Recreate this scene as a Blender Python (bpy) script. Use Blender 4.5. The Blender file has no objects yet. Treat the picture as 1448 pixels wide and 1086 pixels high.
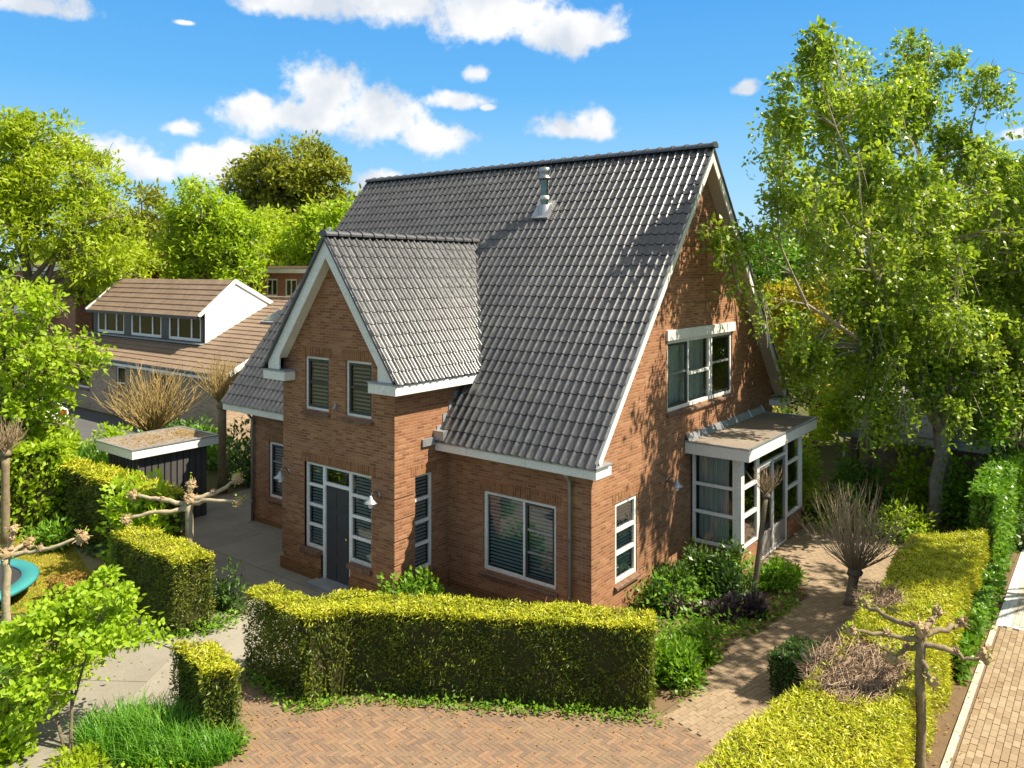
import bpy, math, random
import numpy as np
from mathutils import Vector, Matrix
from mathutils.geometry import tessellate_polygon

sc = bpy.context.scene
COL = sc.collection
random.seed(7)
R = math.radians

# ------------------------------------------------------------------ camera
cam = bpy.data.cameras.new('camera')
camo = bpy.data.objects.new('camera', cam); COL.objects.link(camo)
camo.location = (8.093, -12.93, 7.006)
camo.rotation_euler = (R(90), 0, R(37.829))
cam.lens = 27.562; cam.sensor_width = 36; cam.sensor_fit = 'HORIZONTAL'
cam.shift_x = 0; cam.shift_y = -0.1105
cam.clip_start = 0.1; cam.clip_end = 3000
sc.camera = camo

# ------------------------------------------------------------------ sky, sun, exposure
SUN = Vector((0.70, 0.38, 1.0)).normalized()
EXPOSURE = 1.1
w = bpy.data.worlds.new('World'); sc.world = w; w.use_nodes = True
nt = w.node_tree; nt.nodes.clear()
def N(t, **kw):
    n = nt.nodes.new(t)
    for k, v in kw.items(): setattr(n, k, v)
    return n
def L(a, b): nt.links.new(a, b)
def M(op, a, b=None, c=None):
    n = nt.nodes.new('ShaderNodeMath'); n.operation = op
    for i, x in enumerate((a, b, c)):
        if x is None: continue
        if isinstance(x, (int, float)): n.inputs[i].default_value = x
        else: nt.links.new(x, n.inputs[i])
    return n.outputs[0]
wout = N('ShaderNodeOutputWorld'); bg = N('ShaderNodeBackground'); L(bg.outputs[0], wout.inputs[0])
bg.inputs['Strength'].default_value = 0.10
sky = N('ShaderNodeTexSky'); sky.sky_type = 'NISHITA'; sky.sun_disc = False
sky.sun_elevation = math.asin(SUN.z); sky.sun_rotation = math.atan2(SUN.x, SUN.y)
sky.altitude = 0; sky.air_density = 1.0; sky.dust_density = 0.0; sky.ozone_density = 4.0
hs = N('ShaderNodeHueSaturation'); hs.inputs['Saturation'].default_value = 1.22; hs.inputs['Value'].default_value = 1.0
L(sky.outputs[0], hs.inputs['Color'])
tc = N('ShaderNodeTexCoord'); sep = N('ShaderNodeSeparateXYZ'); L(tc.outputs['Generated'], sep.inputs[0])
az = M('MULTIPLY', M('ARCTAN2', sep.outputs[0], sep.outputs[1]), 180/math.pi)
el = M('MULTIPLY', M('ARCSINE', sep.outputs[2]), 180/math.pi)
# paler at skyline, then deep blue; overhead whitened and brightened as added fill
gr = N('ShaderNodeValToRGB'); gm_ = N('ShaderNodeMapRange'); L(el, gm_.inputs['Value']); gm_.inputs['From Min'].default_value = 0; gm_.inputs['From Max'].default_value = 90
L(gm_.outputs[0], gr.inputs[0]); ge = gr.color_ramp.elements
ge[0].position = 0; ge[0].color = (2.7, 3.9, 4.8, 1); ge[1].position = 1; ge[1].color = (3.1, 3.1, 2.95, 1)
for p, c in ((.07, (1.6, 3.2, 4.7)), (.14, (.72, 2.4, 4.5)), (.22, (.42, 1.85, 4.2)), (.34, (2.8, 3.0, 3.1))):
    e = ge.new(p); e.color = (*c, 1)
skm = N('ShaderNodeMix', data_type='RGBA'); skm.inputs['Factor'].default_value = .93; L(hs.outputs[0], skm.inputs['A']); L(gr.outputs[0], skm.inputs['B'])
# cumulus clouds: azimuth, elevation, half width, height above the base line, depth below it (degrees)
CLOUDS = [(-53.16,18.2,5.28,2.44,1.0),(-46.24,18.41,7.55,3.16,1.4),(-39.07,17.89,7.19,3.44,1.8),(-33.91,16.91,4.62,2.1,1.66),(-31.34,16.61,2.29,.85,.71),
 (-51.22,12.75,3.66,2.28,2.9),(-56.01,10.82,3.27,1.64,1.19),(-47.25,11.22,4.27,2.43,2.47),(-43.7,9.72,3.32,1.39,1.4),(-52.92,10.75,5.77,1.91,1.7),
 (-67.4,7.95,1.76,.96,1.33),(-64.38,7.72,2.9,1.44,1.83),(-62.49,6.91,1.92,.93,1.16),(-60.76,9.48,1.66,.74,.61),(-33.39,10.09,3.7,1.69,.9),(-31.34,10.71,1.27,1.08,1.25),
 (-40.46,14.11,1.24,.82,.78),(-42.16,12.18,3.08,.78,.69),(-39.59,11.76,.77,.3,.3),(-68.75,16.02,3.62,1.62,.62),(-21.2,12.47,1.04,.76,.61),
 (-59.21,7.56,2.24,1.18,1.9),(-47.25,6.49,2.52,1.01,2.02),(-57.39,8.12,1.84,.96,1.43),(-60.45,16.29,.88,.22,.22),(-4.97,8.32,1.46,.51,.43),
 (-20,25,10,5,3),(10,22,12,5,3),(35,16,9,4,2),(60,20,12,5,3),(95,14,10,4,3),(130,22,14,6,4),(165,15,11,5,3),(-120,18,13,6,4),(-95,12,8,4,3),(-150,24,13,6,4)]
nz1 = N('ShaderNodeTexNoise'); nz1.inputs['Scale'].default_value = 20; nz1.inputs['Detail'].default_value = 8; nz1.inputs['Roughness'].default_value = .6
nz2 = N('ShaderNodeTexNoise'); nz2.inputs['Scale'].default_value = 9; nz2.inputs['Detail'].default_value = 6
mp2 = N('ShaderNodeMapping'); mp2.inputs['Location'].default_value = (3.1, 1.7, .4); L(tc.outputs['Generated'], mp2.inputs[0]); L(mp2.outputs[0], nz2.inputs['Vector'])
L(tc.outputs['Generated'], nz1.inputs['Vector'])
field = None; base = None
for a, e0, ww, hu, hd in CLOUDS:
    da = M('MULTIPLY', M('SUBTRACT', az, a), 1/ww)
    de = M('SUBTRACT', el, e0)
    d2 = M('MAXIMUM', M('MULTIPLY', de, 1/hu), M('MULTIPLY', de, -1/hd))
    f = M('SUBTRACT', 1.0, M('SQRT', M('ADD', M('MULTIPLY', da, da), M('MULTIPLY', d2, d2))))
    field = f if field is None else M('SMOOTH_MAX', field, f, .12)
nz3 = N('ShaderNodeTexNoise'); nz3.inputs['Scale'].default_value = 85; nz3.inputs['Detail'].default_value = 5; L(tc.outputs['Generated'], nz3.inputs['Vector'])
fld = M('ADD', M('ADD', field, M('MULTIPLY', M('SUBTRACT', nz1.outputs[0], .47), 1.9)), M('MULTIPLY', M('SUBTRACT', nz3.outputs[0], .5), .55))
mr = N('ShaderNodeMapRange'); mr.interpolation_type = 'SMOOTHSTEP'
mr.inputs['From Min'].default_value = .0; mr.inputs['From Max'].default_value = .62; L(fld, mr.inputs['Value'])
cr = N('ShaderNodeValToRGB'); cr.color_ramp.elements[0].position = .42; cr.color_ramp.elements[0].color = (3.3, 3.6, 4.0, 1)
cr.color_ramp.elements[1].position = .58; cr.color_ramp.elements[1].color = (4.9, 4.9, 4.9, 1); L(nz2.outputs[0], cr.inputs[0])
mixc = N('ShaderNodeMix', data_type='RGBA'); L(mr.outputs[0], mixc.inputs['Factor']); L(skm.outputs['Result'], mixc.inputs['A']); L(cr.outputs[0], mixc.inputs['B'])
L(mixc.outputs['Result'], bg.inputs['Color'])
w.cycles.sampling_method = 'MANUAL'; w.cycles.sample_map_resolution = 512

sl_ = bpy.data.lights.new('sun', 'SUN'); sl_.energy = 5.0; sl_.angle = R(.53); sl_.color = (1.0, .90, .73)
so = bpy.data.objects.new('sun', sl_); COL.objects.link(so); so.rotation_euler = SUN.to_track_quat('Z', 'Y').to_euler(); so.location = (20, 16, 40)
sc.view_settings.view_transform = 'Standard'; sc.view_settings.look = 'None'; sc.view_settings.gamma = 1
sc.view_settings.use_curve_mapping = False; sc.view_settings.exposure = EXPOSURE
sc.render.engine = 'CYCLES'
sc.cycles.max_bounces = 4; sc.cycles.diffuse_bounces = 2; sc.cycles.glossy_bounces = 2; sc.cycles.transmission_bounces = 3; sc.cycles.transparent_max_bounces = 8
sc.cycles.use_denoising = True

# ------------------------------------------------------------------ materials
MATS = {}
def mat_begin(name):
    global nt
    m = bpy.data.materials.new(name); m.use_nodes = True; nt = m.node_tree; nt.nodes.clear()
    out = N('ShaderNodeOutputMaterial'); b = N('ShaderNodeBsdfPrincipled'); L(b.outputs[0], out.inputs[0])
    MATS[name] = m
    return m, b, out
def ramp(fac, cols):
    r = N('ShaderNodeValToRGB'); el_ = r.color_ramp.elements
    n = len(cols)
    for i, c in enumerate(cols):
        p = c[3] if len(c) > 3 else i/(n-1)
        if i < 2: e = el_[i]; e.position = p
        else: e = el_.new(p)
        e.color = (c[0], c[1], c[2], 1)
    L(fac, r.inputs[0]); return r.outputs[0]
def noise(scale, detail=4, rough=.55, vec=None, dist=0):
    n = N('ShaderNodeTexNoise'); n.inputs['Scale'].default_value = scale; n.inputs['Detail'].default_value = detail
    n.inputs['Roughness'].default_value = rough; n.inputs['Distortion'].default_value = dist
    if vec is None:
        t = N('ShaderNodeNewGeometry'); vec = t.outputs['Position']
    L(vec, n.inputs['Vector']); return n.outputs[0]
def mixcol(f, a, b, mode='MIX'):
    m = N('ShaderNodeMix', data_type='RGBA'); m.blend_type = mode
    for s, x in (('Factor', f), ('A', a), ('B', b)):
        if isinstance(x, (int, float)): m.inputs[s].default_value = x
        elif isinstance(x, tuple): m.inputs[s].default_value = (*x[:3], 1)
        else: L(x, m.inputs[s])
    return m.outputs['Result']
def bump(b, h, strength=.4, dist=.01):
    n = N('ShaderNodeBump'); n.inputs['Strength'].default_value = strength; n.inputs['Distance'].default_value = dist
    L(h, n.inputs['Height']); L(n.outputs[0], b.inputs['Normal'])

def mat_simple(name, c1, c2=None, scale=3., rough=.6, spec=.5, metal=0., bmp=0., fine=None):
    m, b, o = mat_begin(name)
    c2 = c2 or tuple(x*.75 for x in c1)
    f = noise(scale, 6, .6)
    col = ramp(f, [(*c1, .3), (*c2, .72)])
    if fine:
        f2 = noise(fine, 3, .6); col = mixcol(.35, col, ramp(f2, [(*[x*.6 for x in c1], .35), (*[min(1, x*1.3) for x in c1], .65)]))
    L(col, b.inputs['Base Color']); b.inputs['Roughness'].default_value = rough
    b.inputs['Specular IOR Level'].default_value = spec; b.inputs['Metallic'].default_value = metal
    if bmp: bump(b, noise(scale*8, 4), bmp, .01)
    return m
def wall_uv():
    g = N('ShaderNodeNewGeometry'); p = N('ShaderNodeSeparateXYZ'); L(g.outputs['Position'], p.inputs[0])
    n = N('ShaderNodeSeparateXYZ'); L(g.outputs['True Normal'], n.inputs[0])
    ny = M('GREATER_THAN', M('ABSOLUTE', n.outputs[1]), .5); nx = M('SUBTRACT', 1.0, ny)
    u = M('ADD', M('MULTIPLY', p.outputs[0], ny), M('MULTIPLY', p.outputs[1], nx))
    up = M('GREATER_THAN', M('ABSOLUTE', n.outputs[2]), .8)
    v = M('ADD', M('MULTIPLY', p.outputs[2], M('SUBTRACT', 1.0, up)), M('MULTIPLY', p.outputs[1], up))
    return u, v
def mat_brick(name, cols, mortar, bw=.22, bh=.0625, stain=.5, vertical=False):
    m, b, o = mat_begin(name)
    u, v = wall_uv()
    if vertical: u, v = v, u; 
    cb = N('ShaderNodeCombineXYZ'); L(u, cb.inputs[0]); L(v, cb.inputs[1])
    t = N('ShaderNodeTexBrick'); L(cb.outputs[0], t.inputs['Vector'])
    t.inputs['Scale'].default_value = 1; t.inputs['Brick Width'].default_value = bw; t.inputs['Row Height'].default_value = bh
    t.inputs['Mortar Size'].default_value = .009; t.inputs['Mortar Smooth'].default_value = .3; t.inputs['Bias'].default_value = 0
    t.inputs['Color1'].default_value = (0, 0, 0, 1); t.inputs['Color2'].default_value = (1, 1, 1, 1); t.inputs['Mortar'].default_value = (.5, .5, .5, 1)
    rnd = N('ShaderNodeSeparateColor'); L(t.outputs['Color'], rnd.inputs[0])
    f = M('ADD', rnd.outputs[0], M('MULTIPLY', M('SUBTRACT', noise(.9, 5, .6), .5), .55))
    col = ramp(f, cols)
    col = mixcol(t.outputs['Fac'], col, mortar)
    st = ramp(noise(.55, 6, .65), [(1, 1, 1, .38), (1-stain*.55, 1-stain*.6, 1-stain*.6, .75)])
    col = mixcol(1.0, col, st, 'MULTIPLY')
    fn = ramp(noise(38, 3, .6), [(.8, .8, .8, .3), (1.15, 1.15, 1.15, .7)])
    col = mixcol(.8, col, fn, 'MULTIPLY')
    L(col, b.inputs['Base Color']); b.inputs['Roughness'].default_value = .85; b.inputs['Specular IOR Level'].default_value = .25
    h = M('SUBTRACT', M('MULTIPLY', noise(60, 3), .4), t.outputs['Fac'])
    bump(b, h, .6, .008)
    return m
def mat_island(name, cols, rough=.8, nscale=2., namt=.5, spec=.3, dirt=None, bmp=.3):
    m, b, o = mat_begin(name)
    g = N('ShaderNodeNewGeometry')
    f = M('ADD', M('MULTIPLY', g.outputs['Random Per Island'], 1-namt*.5), M('MULTIPLY', M('SUBTRACT', noise(nscale, 5, .6), .42), namt))
    col = ramp(f, cols)
    if dirt:
        col = mixcol(ramp(noise(.8, 6, .7), [(0, 0, 0, .45), (.75, .75, .75, .75)]), col, dirt)
    fn = ramp(noise(45, 3, .6), [(.78, .78, .78, .3), (1.15, 1.15, 1.15, .7)])
    col = mixcol(.8, col, fn, 'MULTIPLY')
    L(col, b.inputs['Base Color']); b.inputs['Roughness'].default_value = rough; b.inputs['Specular IOR Level'].default_value = spec
    if bmp: bump(b, noise(50, 3), bmp, .006)
    return m
def mat_leaf(name, cols, trans=.4, tcol=None, rough=.45, nscale=.8, namt=.5, spec=.35):
    m, b, out = mat_begin(name)
    g = N('ShaderNodeNewGeometry')
    f = M('ADD', M('MULTIPLY', g.outputs['Random Per Island'], 1-namt), M('MULTIPLY', ramp(noise(nscale, 4, .6), [(0, 0, 0, .3), (1, 1, 1, .7)]), namt))
    col = ramp(f, cols)
    L(col, b.inputs['Base Color']); b.inputs['Roughness'].default_value = rough; b.inputs['Specular IOR Level'].default_value = spec
    t = N('ShaderNodeBsdfTranslucent'); L(mixcol(1.0, col, tcol or (1.15, 1.1, .55), 'MULTIPLY'), t.inputs[0])
    mx = N('ShaderNodeMixShader'); mx.inputs[0].default_value = trans; L(b.outputs[0], mx.inputs[1]); L(t.outputs[0], mx.inputs[2])
    L(mx.outputs[0], out.inputs[0])
    return m
def mat_glass(name, tint=(.55, .62, .62), boost=2.0):
    m, b, out = mat_begin(name); nt.nodes.remove(b)
    tr = N('ShaderNodeBsdfTransparent'); tr.inputs[0].default_value = (*tint, 1)
    gl = N('ShaderNodeBsdfGlossy'); gl.inputs['Roughness'].default_value = .01; gl.inputs['Color'].default_value = (.95, .97, 1, 1)
    fr = N('ShaderNodeFresnel'); fr.inputs['IOR'].default_value = 1.5
    bm = N('ShaderNodeBump'); bm.inputs['Strength'].default_value = .03; bm.inputs['Distance'].default_value = .05; L(noise(1.3, 2), bm.inputs['Height']); L(bm.outputs[0], gl.inputs['Normal'])
    mx = N('ShaderNodeMixShader'); L(M('MINIMUM', M('MULTIPLY', fr.outputs[0], boost), 1.0), mx.inputs[0]); L(tr.outputs[0], mx.inputs[1]); L(gl.outputs[0], mx.inputs[2])
    L(mx.outputs[0], out.inputs[0])
    return m

mat_brick('brick', [(.215,.088,.044,.0), (.295,.122,.058,.3), (.345,.152,.073,.7), (.41,.205,.105,1.)], (.335,.225,.13))
mat_brick('brick_soldier', [(.18,.066,.03,.0), (.27,.105,.046,.5), (.34,.145,.066,1.)], (.31,.21,.10), bw=.22, bh=.0625, vertical=True)
mat_brick('brick_dark', [(.10,.05,.03,.0), (.17,.08,.045,.5), (.23,.12,.07,1.)], (.22,.18,.14), vertical=True)
mat_brick('brick_plinth', [(.15,.062,.022,.0), (.22,.09,.032,.5), (.27,.12,.045,1.)], (.24,.16,.08))
mat_brick('brick_tan', [(.30,.20,.12,.0), (.40,.28,.18,.5), (.47,.34,.22,1.)], (.40,.34,.27))
mat_brick('brick_red', [(.30,.09,.06,.0), (.38,.13,.08,.5), (.44,.17,.11,1.)], (.36,.28,.24), stain=.3)
mat_simple('strip_dark', (.10,.06,.035))
def mat_tile(name, cols, rough, spec, patch):
    m, b, o = mat_begin(name)
    g = N('ShaderNodeNewGeometry')
    p_ = N('ShaderNodeSeparateXYZ'); L(g.outputs['Position'], p_.inputs[0]); n_ = N('ShaderNodeSeparateXYZ'); L(g.outputs['True Normal'], n_.inputs[0])
    sx_ = M('GREATER_THAN', M('ABSOLUTE', n_.outputs[0]), M('ABSOLUTE', n_.outputs[1]))
    uu = M('ADD', M('MULTIPLY', p_.outputs[1], sx_), M('MULTIPLY', p_.outputs[0], M('SUBTRACT', 1.0, sx_)))
    cv = N('ShaderNodeCombineXYZ'); L(M('FLOOR', M('MULTIPLY', uu, 5.0)), cv.inputs[0]); L(M('FLOOR', M('MULTIPLY', p_.outputs[2], 4.15)), cv.inputs[1])
    wn_ = N('ShaderNodeTexWhiteNoise'); L(cv.outputs[0], wn_.inputs[0])
    f = M('ADD', M('ADD', M('MULTIPLY', noise(7, 3, .6), .4), M('MULTIPLY', noise(.7, 6, .65), .5)), M('MULTIPLY', wn_.outputs[0], .16))
    col = ramp(f, cols)
    col = mixcol(ramp(noise(1.7, 7, .7), [(0, 0, 0, .55), (.7, .7, .7, .8)]), col, patch)
    L(col, b.inputs['Base Color']); b.inputs['Specular IOR Level'].default_value = spec
    rr = N('ShaderNodeMapRange'); L(noise(9, 4), rr.inputs['Value']); rr.inputs['To Min'].default_value = rough-.1; rr.inputs['To Max'].default_value = rough+.15
    L(rr.outputs[0], b.inputs['Roughness']); bump(b, noise(70, 3), .15, .004)
    return m
mat_tile('roof_tile', [(.020,.021,.023,.32), (.043,.044,.047,.55), (.090,.091,.093,.8)], .27, 1., (.08,.08,.074))
mat_tile('roof_tile_brown', [(.15,.10,.065,.3), (.22,.155,.105,.55), (.29,.21,.15,.8)], .7, .3, (.19,.155,.12))
mat_simple('ridge_tile', (.045,.047,.052), (.07,.07,.075), 4, .42, .7)
mat_simple('white_paint', (.80,.78,.72), (.62,.60,.53), 1.1, .45, .5, fine=30)
mat_simple('white_render', (.82,.82,.80), (.74,.74,.72), 1.0, .7)
mat_simple('soffit_tan', (.52,.42,.32), (.42,.34,.26), 2, .7)
mat_simple('dark_paint', (.030,.032,.036), (.045,.047,.05), 3, .35, .5)
mat_simple('door_paint', (.040,.041,.046), (.055,.056,.06), 3, .38, .5)
mat_simple('lead', (.24,.25,.27), (.36,.37,.39), 3, .55, .5, .3)
mat_simple('zinc', (.42,.43,.44), (.30,.31,.32), 4, .42, .5, .6)
mat_simple('steel', (.13,.15,.11), (.20,.21,.18), 5, .22, .5, 1.)
mat_simple('steel_dull', (.40,.40,.40), (.30,.30,.30), 5, .35, .5, 1.)
mat_simple('brass', (.65,.45,.15), None, 5, .25, .5, 1.)
mat_simple('felt_roof', (.20,.165,.13), (.30,.25,.20), 1.6, .9, .2, fine=25)
mat_simple('room_dark', (.06,.055,.05), (.045,.04,.04), 1, .9)
mat_simple('blind', (.80,.79,.74), (.72,.71,.67), 2, .5)
mat_simple('curtain', (.80,.78,.68), (.70,.68,.60), 2, .9)
mat_simple('lamp_glass', (.75,.78,.76), (.65,.68,.66), 6, .08, .8)
mat_simple('plank_dark', (.055,.052,.05), (.085,.08,.075), 2, .75, .3, fine=20)
mat_simple('wood_post', (.22,.15,.09), (.14,.10,.06), 6, .8, fine=30)
mat_glass('glass', (.72,.78,.76)); mat_glass('glass_far', (.22,.26,.25), 1.1)
mat_simple('asphalt', (.07,.07,.07), (.1,.1,.1), 2, .9, fine=60)
mat_simple('soil', (.13,.085,.05), (.20,.14,.08), 2.5, .95, .1, fine=30)
mat_simple('sand', (.19,.135,.085), (.14,.10,.06), 2.5, .95, .1, fine=40)
mat_simple('ground', (.075,.085,.028), (.13,.105,.05), .35, .95, .1, fine=12)
mat_simple('lawn_base', (.20,.20,.035), (.26,.21,.05), 1.2, .95, .1, fine=25)
mat_island('paver_red', [(.155,.105,.078,0), (.20,.135,.088,.3), (.24,.145,.088,.6), (.28,.19,.115,1)], dirt=(.22,.165,.105))
mat_island('paver_path', [(.24,.18,.115,0), (.29,.215,.14,.5), (.33,.25,.17,1)], dirt=(.235,.17,.105))
mat_island('paver_road', [(.23,.16,.095,0), (.29,.21,.13,.4), (.33,.255,.165,.75), (.26,.175,.11,1)], dirt=(.28,.215,.14))
mat_island('paver_grey', [(.42,.37,.30,0), (.52,.46,.38,1)])
mat_island('paver_white', [(.62,.60,.56,0), (.75,.73,.70,1)])
mat_island('concrete_slab', [(.21,.19,.155,0), (.28,.255,.21,.5), (.34,.31,.255,1)], nscale=1.2, namt=.9, dirt=(.17,.15,.115), bmp=.15)
mat_simple('bark_birch', (.40,.35,.27), (.17,.13,.09), 5, .85, .2, bmp=.5, fine=18)
mat_simple('bark_grey', (.20,.155,.105), (.12,.09,.06), 6, .9, .2, bmp=.5, fine=25)
mat_simple('bark_pale', (.44,.37,.25), (.17,.14,.08), 9, .85, .2, bmp=.5, fine=30)
mat_simple('bark_pollard', (.27,.21,.125), (.10,.08,.045), 9, .85, .2, bmp=.5, fine=30)
mat_island('knuckle', [(.24,.15,.08,0), (.42,.30,.17,.6), (.46,.36,.14,1)], nscale=20, bmp=.5)
mat_island('bud_yellow', [(.45,.28,.06,0), (.55,.40,.10,1)], nscale=20)
mat_island('shoot_yellow', [(.26,.18,.07,0), (.40,.29,.115,.6), (.36,.31,.09,1)], nscale=5, bmp=0)
mat_island('shoot_brown', [(.22,.15,.09,0), (.38,.28,.17,.6), (.45,.35,.22,1)], nscale=5, bmp=0)
mat_island('dead_twig', [(.20,.13,.08,0), (.36,.26,.17,.6), (.46,.36,.25,1)], nscale=5, bmp=0)
mat_simple('dead_core', (.16,.10,.06), (.09,.06,.035), 9, .95, .1, fine=60)
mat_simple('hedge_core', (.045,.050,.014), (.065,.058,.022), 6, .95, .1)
# leaves
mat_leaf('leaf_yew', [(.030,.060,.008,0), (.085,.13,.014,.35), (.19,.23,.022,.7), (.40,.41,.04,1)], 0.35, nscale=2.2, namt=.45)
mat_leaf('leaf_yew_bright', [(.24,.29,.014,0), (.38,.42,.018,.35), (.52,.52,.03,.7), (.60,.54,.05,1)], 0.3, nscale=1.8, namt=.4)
mat_leaf('leaf_birch', [(.10,.165,.014,0), (.21,.33,.024,.4), (.38,.51,.05,.75), (.60,.64,.15,1)], 0.48, nscale=.7, namt=.4, rough=.36, spec=.6)
mat_leaf('leaf_maple', [(.20,.35,.014,0), (.33,.50,.02,.5), (.47,.60,.05,1)], 0.5, nscale=1.6, namt=.4)
mat_leaf('leaf_bright', [(.07,.19,.012,0), (.15,.31,.018,.5), (.28,.43,.04,1)], 0.42, nscale=1.5, namt=.4)
mat_leaf('leaf_dark', [(.035,.08,.014,0), (.07,.145,.022,.5), (.14,.24,.04,1)], 0.33, nscale=1.5, namt=.4, spec=.5)
mat_leaf('leaf_ivy', [(.06,.16,.012,0), (.13,.29,.02,.5), (.26,.43,.05,1)], 0.4, nscale=1.5, namt=.4, spec=.5, rough=.35)
mat_leaf('leaf_purple', [(.035,.022,.03,0), (.075,.05,.06,.5), (.15,.11,.12,1)], .15, nscale=3, namt=.4, spec=.5, rough=.35)
mat_leaf('leaf_yellowgreen', [(.22,.31,.014,0), (.36,.48,.02,.45), (.52,.60,.045,1)], 0.52, nscale=.35, namt=.5)
mat_leaf('leaf_olive', [(.15,.18,.018,0), (.26,.30,.03,.45), (.40,.40,.07,1)], 0.48, nscale=.3, namt=.5)
mat_leaf('leaf_fresh', [(.20,.32,.012,0), (.34,.50,.02,.45), (.50,.62,.05,1)], 0.52, nscale=.4, namt=.5)
mat_leaf('leaf_conifer', [(.24,.21,.014,0), (.40,.35,.022,.45), (.52,.44,.04,1)], 0.35, nscale=.6, namt=.5)
mat_leaf('leaf_wood', [(.12,.19,.02,0), (.22,.30,.03,.45), (.36,.40,.05,1)], 0.45, nscale=.12, namt=.6)
mat_leaf('leaf_lawn', [(.30,.29,.02,0), (.44,.38,.035,.5), (.52,.42,.06,1)], 0.3, nscale=1.3, namt=.6)
mat_leaf('leaf_grassclump', [(.06,.20,.012,0), (.12,.32,.02,.5), (.24,.44,.05,1)], 0.4, nscale=2, namt=.4, spec=.5)
mat_leaf('leaf_dry', [(.22,.12,.03,0), (.36,.22,.05,.5), (.44,.30,.07,1)], .3, nscale=4, namt=.3)
mat_simple('trampoline_pad', (.035,.22,.24), (.05,.28,.28), 2, .4)
mat_simple('trampoline_mat', (.03,.03,.035), (.045,.045,.05), 2, .6)
mat_simple('car_white', (.80,.80,.80), (.78,.78,.78), 1, .2, .6)
mat_simple('car_red', (.45,.02,.015), None, 3, .2, .6)
mat_simple('rubber', (.02,.02,.02), None, 3, .8)
mat_simple('grey_roof', (.24,.235,.22), (.34,.33,.31), .8, .7, fine=9)

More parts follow.
